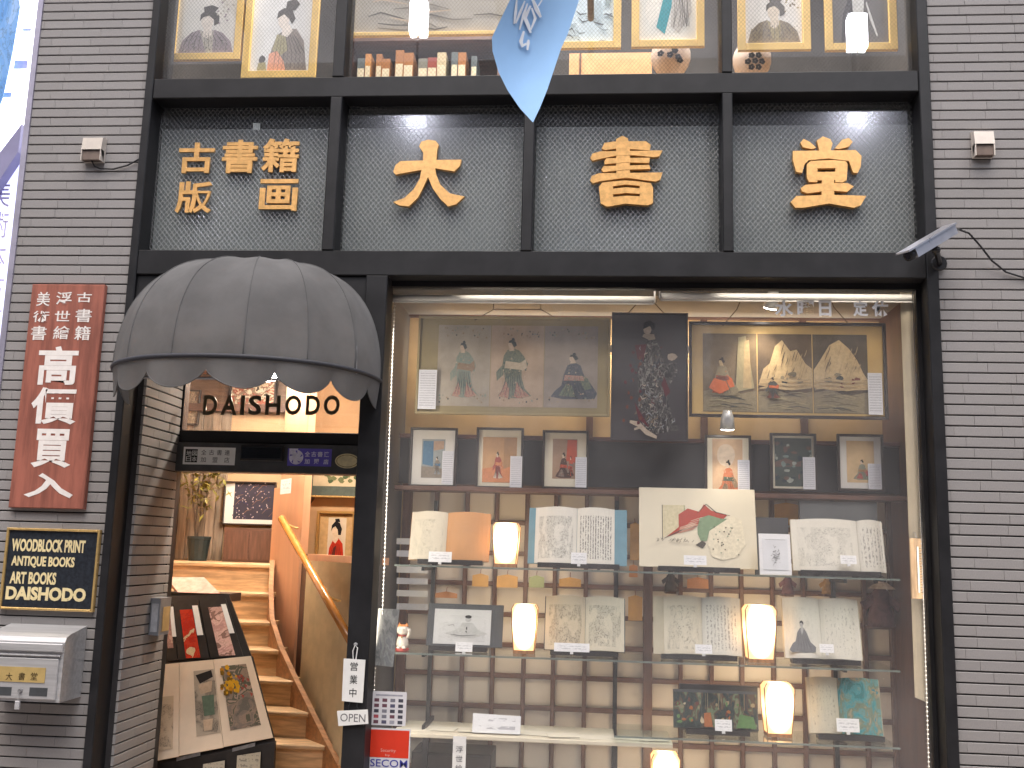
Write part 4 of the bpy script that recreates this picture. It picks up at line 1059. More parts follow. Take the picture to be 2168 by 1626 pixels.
a.poly([(.36, .05), (.36, .4), (.44, .42), (.46, .05)], 5); a.poly([(.74, .05), (.78, .4), (.94, .34), (.97, .05)], 2)
a.build('print_image', t, True)
card((1514, 1524, 1550, 1548), 0, .358, 'price card in front of the dark green picture sheet')
tag(MB().box(*RX(1438, 1450, 1604, 1520, .52)[:2], .515, .53, ZS3, RX(1438, 1450, 1604, 1520, .52)[3]).build('dark_folder', mat('slate_folder', (.07, .073, .08))), 'dark folder standing upright behind the dark green picture sheet', 'folder')

# paper lamps
def lamp_paper():
    """lamp shade: paper lit from the bulb in its middle"""
    k = NT('lit_lamp_paper'); g = k.sep('Generated')
    d = k.m('ADD', k.m('MULTIPLY', k.m('POWER', k.m('ABSOLUTE', k.m('SUBTRACT', g[0], .5)), 2.0), 3.2), k.m('MULTIPLY', k.m('POWER', k.m('ABSOLUTE', k.m('SUBTRACT', g[2], .55)), 2.0), 2.6))
    f = k.sm(d, .0, .95)
    k.set(k.b.inputs['Emission Color'], k.mix(f, (1.0, .80, .5), (1.0, .55, .2)))
    k.set(k.b.inputs['Emission Strength'], k.m('ADD', k.m('MULTIPLY', k.m('SUBTRACT', 1.0, f), 10), .9))
    k.b.inputs['Base Color'].default_value = (.7, .55, .35, 1); k.b.inputs['Roughness'].default_value = .8
    return k.mat
LAMPGLOW = lamp_paper()
LAMPWOOD = wood('lamp_wood', (.35, .16, .06), .5, 'z')
def lamp(px, z, y, lab, base=None):
    x0, x1, z0, z1 = RX(*px, y)
    z0 = z if z is not None else z0
    w = x1 - x0; cx = (x0 + x1) / 2
    t = T('paper_lamp', lab, 'lamp', (cx, y, z0))
    hh = w * .5; dp = hh * .9
    r = lambda q, zz: [(cx - hh * q, y - dp * q, zz), (cx + hh * q, y - dp * q, zz), (cx + hh * q, y + dp * q, zz), (cx - hh * q, y + dp * q, zz)]
    pz = [(0.78, z0 + .018), (.92, z0 + (z1 - z0) * .55), (.98, z1 - .03), (.8, z1 - .008)]
    vs = []
    for q, zz in pz: vs += r(q, zz)
    fs = [(k * 4 + i, k * 4 + (i + 1) % 4, k * 4 + 4 + (i + 1) % 4, k * 4 + 4 + i) for k in range(3) for i in range(4)] + [(12, 13, 14, 15)]
    MB().add(vs, fs).build('shade', LAMPGLOW, t)
    for i in range(4):
        MB().tube([(Vector(vs[k * 4 + i]) - Vector((cx, y, 0))) * 1.0 * Vector((1.02, 1.02, 1)).x + Vector((cx, y, 0)) - Vector((0, 0, (Vector(vs[k * 4 + i]).z) * .02)) for k in range(4)], .0038, 4).build('rib', LAMPWOOD, t)
    MB().box(cx - hh * .82, cx + hh * .82, y - dp * .82, y + dp * .82, z0, z0 + .0175).build('base', LAMPWOOD, t)
    return t
lamp((1044, 1104, 1100, 1196), ZS1, .45, 'lit paper lamp on the upper shelf beside the tan-covered book')
lamp((1084, 1276, 1138, 1384), ZS2, .46, 'lit paper lamp on the middle shelf beside the dark-mounted print')
lamp((1574, 1278, 1640, 1386), ZS2, .46, 'lit paper lamp on the middle shelf between two open books')
lamp((1614, 1442, 1678, 1550), ZS3, .46, 'lit paper lamp on the lower shelf beside the cellophane-wrapped book')
ZF = P(1400, 1690, .5).z
lamp((1378, 1590, 1438, 1690), ZF, .50, 'lit paper lamp low down beneath the strip of white papers')
MB().box(P(1330, 1690, .5).x, P(1480, 1690, .5).x, .36, .62, .1405, ZF - .0005).build('plinth_top', BROWN)
pl = bpy.data.objects[-1] if False else [o for o in bpy.data.objects if o.name == 'plinth_top'][0]; pl.name = 'lamp_plinth'; tag(pl, 'brown wooden plinth under the lowest paper lamp', 'plinth')

# paper shelf, bottom left
zt = P(1130, 1562, .30).z
ps = T('paper_shelf', 'cream cloth-topped low shelf strewn with papers beneath the glass shelf', 'shelf', (P(1130, 1562, .4).x, .4, zt))
x0, x1 = P(838, 1562, .3).x, P(1424, 1568, .3).x
MB().bbox(x0, x1, .28, .66, zt - .02, zt, .003).build('top', mat('cream_cloth', (.60, .55, .44), .8, 0, .06, 8), ps)
for px in (905, 1300): 
    x = P(px, 1600, .5).x; MB().box(x - .015, x + .015, .40, .43, .1405, zt - .0205).build('leg', BLACK, ps)
rg = random.Random(12)
for i in range(9):
    cx = x0 + (x1 - x0) * (i + .5) / 9 + rg.uniform(-.02, .02); w = rg.uniform(.06, .11); an = rg.uniform(-.25, .25)
    o = MB().box(-w, w, -.06, .06, 0, .002).build('paper_sheet', draw_mat('loose_%d' % (i % 3), (.66, .62, .52), 50 + i % 3, 5, strength=.4, wash=.05))
    o.location = (cx, .37 + rg.uniform(0, .06), zt + .0005 + .0025 * (i % 3)); o.rotation_euler = (0, 0, an)
    tag(o, 'loose printed paper sheet lying on the cream low shelf', 'paper', 'papers on the low shelf')
x0, x1, z0, z1 = RX(1000, 1513, 1102, 1546, .33)
t = T('name_card', 'white lettered card standing on the papers of the low shelf', 'card', ((x0 + x1) / 2, .33, zt + .008))
MB().slab([(x0, .35, z1), (x1, .35, z1 - .006), (x1, .33, zt + .008), (x0, .33, zt + .008)], .002).build('card', text_mat('name_card_text', (.74, .75, .78), 2, (.2, .2, .25), .5, .1, .2, .2, horiz=True, strength=.6), t)
x0, x1, z0, z1 = RX(958, 1572, 986, 1640, .27)
t = T('vertical_label', 'narrow white vertical label hanging below the cream low shelf', 'label', ((x0 + x1) / 2, .27, z0))
MB().box(x0, x1, .268, .271, z0, zt - .004).build('card', WHITE, t)
for k, ch in enumerate('浮世絵版画'):
    zc = zt - .05 - .045 * k
    text_part(t, 'character', ch, (x0 + .016, x1 - .016, zc - .03, zc), .2675, ink('55555a'), .0008)
bx = T('dark_cabinet', 'black low cabinet beneath the left end of the cream shelf', 'cabinet', (P(960, 1640, .5).x, .5, .1405))
x0, x1, z0, z1 = RX(872, 1592, 1040, 1700, .5)
MB().bbox(x0, x1, .46, .74, .1405, z1, .003).build('body', BLACKW, bx); MB().box(x0 + .01, x1 - .01, .455, .4595, z1 - .06, z1 - .015).build('drawer_front', mat('dark_board', (.022, .017, .016)), bx)

# lucky cat figurine
c = P(851, 1388, .33); s = .135 / .16
cat = T('lucky_cat', 'small white and orange beckoning cat figurine on a red cushion', 'figurine', (c.x, .33, ZS2))
MB().lathe([(.028, 0), (.036, .004), (.036, .012), (.03, .016)], (c.x, .33, ZS2), 16).build('cushion', mat('red_lacquer', (.35, .04, .03), .4), cat, smooth=True)
CW = mat('cat_white', (.68, .62, .55), .35, 0, .06, 20); CO = mat('cat_orange', (.62, .22, .05), .35, 0, .1, 20)
b0 = ZS2 + .014
MB().lathe([(.0, 0), (.026, .002), (.032, .018), (.03, .04), (.024, .058), (.018, .068), (0, .072)], (c.x, .33, b0), 16).build('body', CW, cat, smooth=True)
hd = MB().lathe([(0, -.028), (.014, -.026), (.027, -.012), (.030, .002), (.026, .016), (.014, .025), (0, .028)], (c.x, .325, b0 + .092), 16, sx=1.08).build('head', CW, cat, smooth=True)
for sg in (-1, 1):
    MB().lathe([(.011, 0), (.008, .008), (.001, .02)], (c.x + sg * .019, .325, b0 + .11), 8).build('ear', CO, hd, smooth=True)
    MB().lathe([(0, -.003), (.003, 0), (0, .003)], (c.x + sg * .011, .296, b0 + .096), 8).build('eye', BLACK, hd)
    MB().lathe([(0, 0), (.011, .002), (.011, .008), (0, .014)], (c.x + sg * .014, .302, b0), 10).build('paw', CW, cat, smooth=True)
MB().lathe([(0, -.004), (.022, 0), (.02, .008), (.01, .0145), (0, .016)], (c.x, .3245, b0 + .1065), 14, sx=1.1).build('head_patch', CO, hd, smooth=True)
MB().tube([(c.x + .02, .325, b0 + .05), (c.x + .035, .318, b0 + .075), (c.x + .036, .312, b0 + .10)], [.009, .009, .010], 8).build('raised_arm', CW, cat, smooth=True)
MB().lathe([(.0255, 0), (.0265, .003), (.0255, .006)], (c.x, .328, b0 + .062), 16).build('collar', mat('red_lacquer', (.35, .04, .03)), cat)
MB().lathe([(0, -.006), (.006, 0), (0, .006)], (c.x, .300, b0 + .058), 10).build('bell', BRASS, cat, smooth=True)

# stacked white slips standing at the left of the lattice
for k, py in enumerate((1146, 1172, 1206, 1230, 1256, 1284)):
    x0, x1, z0, z1 = RX(840, py - 6, 906, py + 7, .78)
    o = MB().box(x0, x1, .775, .778, z0, z1).build('paper_slip', SLIP if k % 2 else WHITE); tag(o, 'white paper slip pinned across the left end of the lattice', 'paper slip', 'paper slips on the lattice')
    MB().box(x0 + .01, x0 + .016, .7785, BY - .014, z0 + .01, z0 + .016).build('pin', STEEL_D, o)
# yellow votive plaques, dolls and a dried ornament hung in the lattice openings
YEL = [mat('yellow_plaque', (.52, .30, .09), .6, 0, .12, 12), mat('orange_plaque', (.50, .22, .08), .6, 0, .12, 12), mat('green_plaque', (.25, .3, .16), .6, 0, .1, 12)]
PLQ = [(1334, 1106, 1354, 1186, 0), (1332, 1195, 1350, 1222, 1), (1330, 1260, 1360, 1314, 0), (1000, 1214, 1034, 1242, 0), (1052, 1216, 1096, 1244, 0), (1120, 1218, 1152, 1244, 2), (1184, 1222, 1230, 1242, 0), (922, 1252, 968, 1266, 1), (1640, 1064, 1690, 1112, 0), (1455, 1222, 1500, 1246, 1)]
for k, (a0, b0_, a1, b1_, mi) in enumerate(PLQ):
    x0, x1, z0, z1 = RX(a0, b0_, a1, b1_, .86)
    zm = (z0 + z1) / 2; pk = min(.012, (x1 - x0) * .2)
    o = MB().prism([(x0, z0), (x1, z0), (x1, z1 - pk), ((x0 + x1) / 2, z1), (x0, z1 - pk)], .86, .868).build('votive_plaque', YEL[mi])
    tag(o, ('yellow', 'orange', 'green')[mi] + ' wooden votive plaque hung against the shoji lattice', 'plaque', 'votive plaques on the lattice, ' + ('yellow', 'orange', 'green')[mi])
    MB().tube([((x0 + x1) / 2, .864, z1 - .002), ((x0 + x1) / 2, .875, z1 + .02), ((x0 + x1) / 2, BY - .002, z1 + .024)], .0015, 4).build('loop', ink('7a2a24'), o)
def doll(cx, base, hpx, lab, robe, y=.80):
    p = P(cx, base, y); h = hpx / FPX * (y + 5)
    t = T('costumed_doll', lab, 'doll', (p.x, y, p.z))
    MB().lathe([(h * .26, 0), (h * .24, h * .2), (h * .15, h * .45), (h * .17, h * .6), (h * .07, h * .7)], (p.x, y, p.z), 12, sy=.7).build('robe', robe, t, smooth=True)
    MB().lathe([(0, 0), (h * .08, h * .03), (h * .1, h * .1), (h * .07, h * .17), (0, h * .19)], (p.x, y, p.z + h * .7), 12).build('head', mat('doll_face', (.62, .5, .4), .5), t, smooth=True)
    MB().lathe([(h * .105, 0), (h * .12, h * .06), (h * .07, h * .14), (0, h * .16)], (p.x, y + h * .02, p.z + h * .76), 12).build('hair', BLACK, t, smooth=True)
    for sg in (-1, 1):
        MB().prism([(p.x + sg * h * .12, p.z + h * .6), (p.x + sg * h * .36, p.z + h * .42), (p.x + sg * h * .3, p.z + h * .26), (p.x + sg * h * .12, p.z + h * .42)], y - h * .05, y + h * .05).build('sleeve', robe, t)
    MB().box(p.x - h * .2, p.x + h * .2, y - .03, BY - .014, p.z - .012, p.z - .0005).build('perch', BROWN, t)
doll(1420, 1252, 52, 'small doll in dark robe beneath the large cream sheet', mat('doll_robe_dark', (.06, .05, .05), .7, 0, .3, 30))
doll(1668, 1258, 50, 'small doll in plum robe beneath the little white frame', mat('doll_robe_plum', (.12, .05, .06), .7, 0, .3, 30))
doll(1752, 1258, 46, 'small gold-robed doll beneath the wide text book', mat('doll_robe_gold', (.4, .24, .08), .6, 0, .3, 30))
doll(1866, 1326, 110, 'tall slim figurine with wide pale hat beside the seated figure book', mat('doll_robe_wine', (.10, .04, .045), .7, 0, .3, 30))
p = P(1866, 1235, .80); hat = T('straw_hat', 'wide pale straw hat on the tall figurine', 'hat', (p.x, .8, p.z - .03)); MB().lathe([(.075, 0), (.05, .018), (.02, .04), (0, .045)], (p.x, .8, p.z - .03), 14).build('brim', mat('straw', (.42, .32, .24), .8, 0, .2, 60), hat)

# roller blinds at the window head, with bead chains
def blind(xa, xb, py, lab, chains):
    y = .235; z = P((xa + xb) / 2, py, y).z; a, b = P(xa, py, y).x, P(xb, py, y).x
    t = T('roller_blind', lab, 'blind', ((a + b) / 2, y, z - .02))
    MB().tube([(a, y, z), (b, y, z)], .017, 12).build('roll', mat('white_blind', (.62, .62, .62), .6, 0, .04, 12), t, smooth=True)
    for x in (a - .004, b + .004): MB().box(x - .004, x + .004, y - .022, y + .022, z - .022, DZ - .001).build('bracket', STEEL_D, t)
    MB().box(a, b, y + .002, y + .012, z - .026, z - .0175).build('bottom_bar', mat('white_blind', (.72, .72, .72)), t)
    bead = MB()
    for (px, p0, px1, p1) in chains:
        A, B = P(px, p0, y - .03), P(px1, p1, y - .03); A.z = min(A.z, z)
        B.x = A.x + (B.x - A.x) * .25
        n = max(4, int((A.z - B.z) / .021))
        for i in range(n + 1):
            q = A.lerp(B, i / n); r = .0062
            bead.add([q + Vector(v) * r for v in ((1, 0, 0), (-1, 0, 0), (0, 1, 0), (0, -1, 0), (0, 0, 1), (0, 0, -1))], [(4, 0, 2), (4, 2, 1), (4, 1, 3), (4, 3, 0), (5, 2, 0), (5, 1, 2), (5, 3, 1), (5, 0, 3)])
        bead.tube([A, B], .0012, 4)
    o = bead.build('bead_chain', mat('bead_white', (.42, .42, .42), .35, 0, .1, 30), t)
    return t
blind(830, 1384, 632, 'white rolled blind at the window head, end by the awning', [(824, 640, 812, 1470), (836, 640, 826, 1300)])
blind(1398, 1944, 628, 'white rolled blind at the window head, end by the tiled wall', [(1936, 660, 1944, 1700), (1950, 660, 1962, 1700)])
# closing day lettering on the pane
hl = T('window_lettering', 'white lettering 水曜日 定休 on the pane under the blind', 'lettering', P(1760, 650, .11))
for ch, r in (('水', (1640, 636, 1680, 670)), ('曜', (1688, 636, 1724, 670)), ('日', (1734, 636, 1760, 670)), ('定', (1806, 636, 1838, 670)), ('休', (1846, 636, 1882, 670))):
    text_part(hl, 'character', ch, RX(*r, .117), .1175, mat('white_vinyl', (.85, .85, .86), .4, 0, .03, 20), .0006, .03)
# cream side panel with thermometer
x0, x1, z0, z1 = RX(1926, 660, 1966, 1490, .30)
cp = T('side_curtain', 'cream vertical side panel inside the window beside the bead chains', 'panel', ((x0 + x1) / 2, .30, z0))
MB().grid(lambda u, v: (x0 - .01 + (x1 - x0 + .03) * u, .30 + .006 * math.sin(u * 14), z0 + (.03 - .05 * u if v < .02 else 0) + (DZ - .003 - z0) * v), 16, 10).build('cloth', CREAM, cp, smooth=True)
MB().grid(lambda u, v: (x0 - .01 + (x1 - x0 + .03) * u, .302 + .006 * math.sin(u * 14), z0 + (.03 - .05 * u if v < .02 else 0) + (DZ - .003 - z0) * v), 16, 10).build('lining', CREAM, cp, smooth=True)
x0, x1, z0, z1 = RX(1928, 1140, 1960, 1268, .24)
th = T('thermometer', 'wooden thermometer hanging against the cream side panel', 'thermometer', ((x0 + x1) / 2, .25, z0))
MB().bbox(x0, x1, .24, .252, z0, z1, .002).build('board', wood('thermo_wood', (.50, .34, .2), .5, 'z'), th)
MB().box((x0 + x1) / 2 - .004, (x0 + x1) / 2 + .004, .236, .2395, z0 + .03, z1 - .04).build('tube', mat('thermo_tube', (.7, .72, .75), .2), th)
sc_ = MB()
for k in range(18): zz = z0 + .03 + (z1 - z0 - .08) * k / 17; sc_.box((x0 + x1) / 2 + .008, (x0 + x1) / 2 + (.022 if k % 3 == 0 else .016), .2388, .2396, zz, zz + .002)
sc_.build('scale', ink('2c2622'), th)
MB().tube([((x0 + x1) / 2, .246, z1), ((x0 + x1) / 2, .27, z1 + .03), ((x0 + x1) / 2, .294, z1 + .03)], .0015, 5).build('hook', STEEL_D, th)
# leaning grey poster at the window's left end
x0, x1, z0, z1 = RX(800, 1290, 842, 1410, .19)
po = T('poster', 'tilted grey poster sheet inside the window above the card sticker', 'poster', ((x0 + x1) / 2, .19, z0))
MB().slab([P(802, 1288, .20), P(846, 1290, .24), P(832, 1412, .20), P(792, 1408, .17)], .002).build('sheet', blotch_mat('grey_poster', ('6a6c6c', '7c7e7d', '8c8e8c', '777a7c'), 6, 3), po)

# display lights: spotlight, clip lamp and hidden strip at the head of the window
def spot(nm, lab, px, y, aim, power, size=.03, col=(1, .86, .66)):
    p = P(*px, y)
    t = T(nm, lab, 'lamp', p)
    d = (Vector(aim) - p).normalized()
    MB().tube([p - d * .11, p - d * .07, p - d * .01], [.022, .034, .040], 12).build('housing', mat('lamp_white_metal', (.5, .5, .5), .35, .3, .1, 20), t, smooth=True)
    MB().tube([p - d * .012, p - d * .004], [.034, .034], 12).build('bulb', glow(nm + '_bulb', (1, .93, .85), 14), t)
    MB().tube([p - d * .08, Vector((p.x, p.y, p.z + .05)), Vector((p.x, p.y, DZ - .001))] if nm == 'spotlight' else [p - d * .10, p - d * .1 + Vector((0, .12, .05)), p - d * .1 + Vector((0, BY + .06 - p.y, .06))], .006, 6).build('stem', STEEL_D, t)
    L = bpy.data.lights.new(nm, 'SPOT'); L.energy = power; L.color = col; L.spot_size = R(75); L.spot_blend = .8; L.shadow_soft_size = .03
    lo = bpy.data.objects.new('spot_beam', L); COL.objects.link(lo); lo.parent = t; lo.location = d * .01
    lo.rotation_euler = d.to_track_quat('-Z', 'Y').to_euler()
spot('spotlight', 'round ceiling spotlight above the ochre triptych', (1630, 655), .30, P(1600, 800, .46), 5)
spot('clip_lamp', 'small clip lamp shining above the orange-robed small frame', (1540, 912), .45, P(1540, 1030, .52), 3)
sl = T('strip_light', 'slim white strip light under the display ceiling', 'light', (.4, .17, DZ))
for k in range(2):
    xa = -.75 + 1.35 * k
    MB().box(xa, xa + 1.1, .15, .19, DZ - .03, DZ - .001).build('housing', WHITE, sl)
    MB().box(xa + .03, xa + 1.07, .155, .185, DZ - .04, DZ - .0305).build('tube', glow('strip_tube', (1, .88, .7), .7), sl)
    lamp_area(sl, (xa + .55, .17, DZ - .045), 1.04, .03, .7, (1, .88, .72), (0, .6, -1))
zw = P(1370, 740, .80).z; xw0, xw1 = P(905, 740, .8).x, P(1850, 740, .8).x
sw_ = T('strip_light', 'added strip light brightening the tan wall behind the hanging prints', 'light', ((xw0 + xw1) / 2, .80, zw))  # added lamp, hidden by the prints, lifts the back wall
MB().box(xw0, xw1, .78, .80, zw - .02, zw + .02).build('housing', WHITE, sw_)
MB().box(xw0 + .02, xw1 - .02, .8005, .812, zw - .012, zw + .012).build('tube', glow('wall_fill_tube', (1, .85, .62), 3), sw_)
for px in (1250, 1490, 1700):
    x = P(px, 780, BY + .09).x; MB().box(x - .01, x + .01, .8005, BY + .0695, zw - .019, zw - .0125).build('bracket', STEEL_D, sw_)
lamp_area(sw_, ((xw0 + xw1) / 2, .815, zw), xw1 - xw0 - .05, .02, 7, (1, .86, .64), (0, 1, -.15))

sb_ = T('strip_light', 'added low fill strip along the display sill behind the frame', 'light', (.4, .17, .142))  # made-up fill for the lower shelves, out of view under the window
MB().box(-.9, 1.6, .152, .188, .142, .156).build('housing', WHITE, sb_)
MB().box(-.88, 1.58, .157, .183, .1565, .163).build('tube', glow('sill_fill_tube', (1, .9, .75), 1), sb_)
lamp_area(sb_, (.35, .17, .168), 2.4, .03, 2.5, (1, .9, .75), (0, .9, 1))
for sx_, xx in ((1, DPX1 - .04), (-1, XPR + .028)):
    zc = 1.6
    sv = T('strip_light', 'added upright fill strip behind the ' + ('entrance post' if sx_ > 0 else 'right frame post') + ' of the display', 'light', (xx, .20, .142))  # invented side fill, hidden by the posts, evens out the shelves
    MB().box(xx - .016, xx + .016, .17, .215, .142, 2.80).build('housing', WHITE, sv)
    MB().box(xx + sx_ * .017, xx + sx_ * .024, .178, .207, .5, 2.75).build('tube', glow('side_fill_tube', (1, .9, .75), .8), sv)
    lv_ = lamp_area(sv, (xx + sx_ * .028, .195, zc), 2.2, .03, 3.0 if sx_ > 0 else 1.0, (1, .88, .72), (sx_ * 1.0, .25, 0))
    lv_.rotation_euler = (Matrix((Vector((0, 0, 1)), Vector((sx_ * 1.0, .25, 0)).normalized().cross(Vector((0, 0, 1))) * -1, -Vector((sx_ * 1.0, .25, 0)).normalized()))).transposed().to_euler()

# ------------------------------------------------------------------ entrance: door frame, transom, stickers
XJL, XDR = P(345, 1200, DY).x, DPX1
df = T('door_frame', 'dark metal entrance frame with transom window and lettered head bar', 'door frame', (P(540, 1600, DY).x, DY, 0))
zh0, zh1 = zavg([(380, 1003), (735, 1000)], DY), zavg([(380, 912), (735, 916)], DY)
JX0 = XJ + .001
MB().bbox(JX0, XJL + .015, DY - .02, DY + .08, 0, 2.93, .004).build('jamb', FRAME, df)
MB().bbox(XDR - .20, XDR - .125, DY - .02, DY + .08, 0, 2.93, .004).build('jamb', FRAME, df)
zmid = zavg([(380, 938), (735, 942)], DY)
MB().bbox(XJL + .016, XDR - .201, DY - .03, DY + .09, zh0, zmid, .003).build('head_bar', mat('head_bar_grey', (.075, .077, .081), .4, .3, .2, 9), df)
MB().bbox(XJL + .016, XDR - .201, DY - .012, DY + .06, zmid + .001, zh1, .004).build('transom_rail', FRAME, df)
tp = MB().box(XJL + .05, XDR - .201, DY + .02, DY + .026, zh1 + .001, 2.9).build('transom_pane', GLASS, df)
MB().bbox(XJL + .016, XJL + .049, DY - .01, DY + .06, zh1 + .001, 2.93, .003).build('pane_stile', FRAME, df)
for ch, r in zip('DAISHODO', ((428, 836, 458, 878), (466, 836, 500, 878), (507, 836, 516, 878), (524, 836, 552, 878), (560, 836, 592, 878), (602, 836, 636, 878), (646, 836, 676, 878), (684, 836, 718, 878))):
    text_part(df, 'transom_letter', ch, RX(*r, DY), DY + .019, mat('olive_bronze_letters', (.09, .075, .045), .4, .4, .1, 20), .004, .03)
# head-bar stickers and sensor
hy = DY - .031
def sticker(lab, px, y, m, th=.0012, name='sticker', cat='sticker'):
    x0, x1, z0, z1 = RX(*px, y)
    t = T(name, lab, cat, ((x0 + x1) / 2, y, z0))
    MB().box(x0, x1, y - th, y, z0, z1).build('base', m, t)
    return t, (x0, x1, z0, z1)
t, r = sticker('white guild sticker with black square mark on the entrance head bar', (388, 947, 498, 984), hy, mat('sticker_white', (.80, .82, .82), .5, 0, .04, 20))
xq = r[0] + .012; q = r[3] - r[2]
MB().box(xq, xq + q * .72, hy - .0018, hy - .0013, r[2] + q * .12, r[3] - q * .12).build('mark', ink('3a3c3e'), t)
for ch, px in (('地', 0), ('図', 1), ('日', 2), ('本', 3)):
    u = xq + .006 + (px % 2) * q * .34; v = r[2] + q * (.5 if px < 2 else .17); text_part(t, 'character', ch, (u, u + q * .3, v, v + q * .28), hy - .0019, mat('sticker_white', (.66, .68, .68)), .0004)
for k, ch in enumerate('全古書連'):
    u = r[0] + q * 1.05 + k * q * .46; text_part(t, 'character', ch, (u, u + q * .3, r[2] + q * .56, r[2] + q * .86), hy - .0014, ink('4c5054'), .0006)
for k, ch in enumerate('加盟店'):
    u = r[0] + q * 1.05 + k * q * .69; text_part(t, 'character', ch, (u, u + q * .3, r[2] + q * .14, r[2] + q * .44), hy - .0014, ink('4c5054'), .0006)
t, r = sticker('blue guild sticker with pale round emblem on the entrance head bar', (609, 950, 702, 987), hy, mat('sticker_blue', (.12, .10, .52), .45, 0, .06, 20))
q = r[3] - r[2]; cxs, czs = r[0] + q * .5, (r[2] + r[3]) / 2
MB().prism([(cxs + q * .42 * math.cos(k * math.pi / 10), czs + q * .42 * math.sin(k * math.pi / 10)) for k in range(20)], hy - .0019, hy - .0013).build('emblem', mat('emblem_lilac', (.70, .70, .86), .5), t)
MB().prism([(cxs - q * .42, r[3] - .001), (cxs + q * .1, r[3] - .001), (cxs - q * .1, czs), (cxs - q * .42, czs + q * .1)], hy - .0016, hy - .0012).build('emblem_corner', mat('emblem_lilac', (.52, .52, .74)), t)
for k in range(5):
    aa = k * 1.257; MB().prism([(cxs + q * .2 * math.cos(aa), czs + q * .2 * math.sin(aa)), (cxs + q * .38 * math.cos(aa + .2), czs + q * .38 * math.sin(aa + .2)), (cxs + q * .38 * math.cos(aa + .5), czs + q * .38 * math.sin(aa + .5))], hy - .0024, hy - .002).build('emblem_petal', mat('sticker_blue', (.07, .06, .36)), t)
for k, ch in enumerate('全古書連'):
    u = r[0] + q * 1.0 + k * q * .37; text_part(t, 'character', ch, (u, u + q * .3, r[2] + q * .54, r[2] + q * .84), hy - .0014, mat('emblem_lilac', (.52, .52, .74)), .0006, .02)
for k, ch in enumerate('加盟店'):
    u = r[0] + q * 1.0 + k * q * .55; text_part(t, 'character', ch, (u, u + q * .3, r[2] + q * .12, r[2] + q * .42), hy - .0014, mat('emblem_lilac', (.52, .52, .74)), .0006, .02)
c = P(735, 976, hy); m = MB().prism([(c.x + .07 * math.cos(k * math.pi / 14), c.z + .042 * math.sin(k * math.pi / 14)) for k in range(28)], hy - .001, hy)
t = T('sticker', 'oval cream sticker half hidden behind the dark post on the head bar', 'sticker', (c.x, hy, c.z)); m.build('base', mat('oval_cream', (.66, .60, .38), .5), t)
rg_ = MB().tube([(c.x + .060 * math.cos(k * math.pi / 14), hy - .0014, c.z + .034 * math.sin(k * math.pi / 14)) for k in range(29)], .0014, 4); rg_.build('ring', ink('7a6a3c'), t)
sn = T('door_sensor', 'black slotted automatic door sensor on the entrance head bar', 'sensor', P(555, 985, hy))
x0, x1, z0, z1 = RX(512, 944, 602, 976, hy); MB().bbox(x0, x1, hy - .03, hy, z0, z1, .004).build('housing', BLACK, sn); MB().box(x0 + .01, x1 - .01, hy - .0315, hy - .0302, z0 + .012, z1 - .012).build('lens', mat('sensor_lens', (.005, .005, .006), .1), sn)

# ------------------------------------------------------------------ stair hall behind the entrance
hall = T('stair_hall', 'warm wooden stair hall seen through the entrance', 'room', (-2, 2, 0))
HX0 = -3.35
BW = 2.95
WARM = mat('warm_plaster', (.50, .33, .19), .8, 0, .1, 3, .04)
MB().box(HX0, XDR - .02, BW, BW + .05, 0, 2.97).build('back_wall', WARM, hall)
MB().box(HX0 - .05, HX0 - .001, DY + .1, BW, 0, 2.97).build('side_wall', WARM, hall)
MB().box(HX0, XJ - .31, DY + .06, DY + .09, 0, 2.97).build('front_wall', WARM, hall)
MB().box(HX0 - .05, XDR - .02, DY - .2, BW + .05, 2.972, 3.0).build('ceiling', mat('hall_ceiling', (.22, .16, .11), .8), hall)
MB().box(XDR - .16, XDR - .1255, DY + .09, BW - .001, 0, 2.97).build('side_wall', WARM, hall)
MB().box(HX0, XDR - .02, DY - .02, BW, .004, .10).build('floor', HONEY, hall)
for k in range(4):
    y = 1.0 + k * .5; MB().box(HX0 + .001, XDR - .162, y, y + .09, 2.86, 2.971).build('ceiling_beam', BROWN, hall)
xb0, xb1 = P(585, 850, BW).x, P(800, 850, BW).x
MB().box(HX0 + .001, xb1, BW - .02, BW - .001, 2.66, 2.97).build('added_dark_board', wood('added_dark_wood', (.16, .09, .055), .5, 'x'), hall)  # dark band and rail added to dull the glow behind the transom
MB().box(HX0 + .001, xb1, BW - .10, BW - .021, 2.60, 2.659).build('added_dark_rail', BROWN, hall)
# stair
st = T('staircase', 'honey-coloured wooden staircase climbing to the left landing', 'staircase', (-2, 1.2, .1))
ly = 2.10
rows = [1195, 1256, 1317, 1376, 1441, 1508, 1578, 1650, 1725]
rx = [575, 572, 574, 592, 622, 655, 690, 728, 765]
prev = None
STEPS = []
for k, (py, px) in enumerate(zip(rows, rx)):
    y = ly - .185 * k
    p = P(px, py, y); STEPS.append((p.x, y, p.z))
for k, (x, y, z) in enumerate(STEPS):
    zl = STEPS[k + 1][2] if k + 1 < len(STEPS) else .10
    yb = STEPS[k - 1][1] if k else BW - .002
    if z - .1 < .02: continue
    MB().bbox(HX0 + .002, x, y - .022, yb - .001, z - .028, z, .006).build('tread', HONEY, st)
    MB().box(HX0 + .002, x - .002, y + .0, y + .018, max(.10, zl), z - .0285).build('riser', HONEY, st)
    tex = .35
    for q in (x - .35, x - .62):
        pass
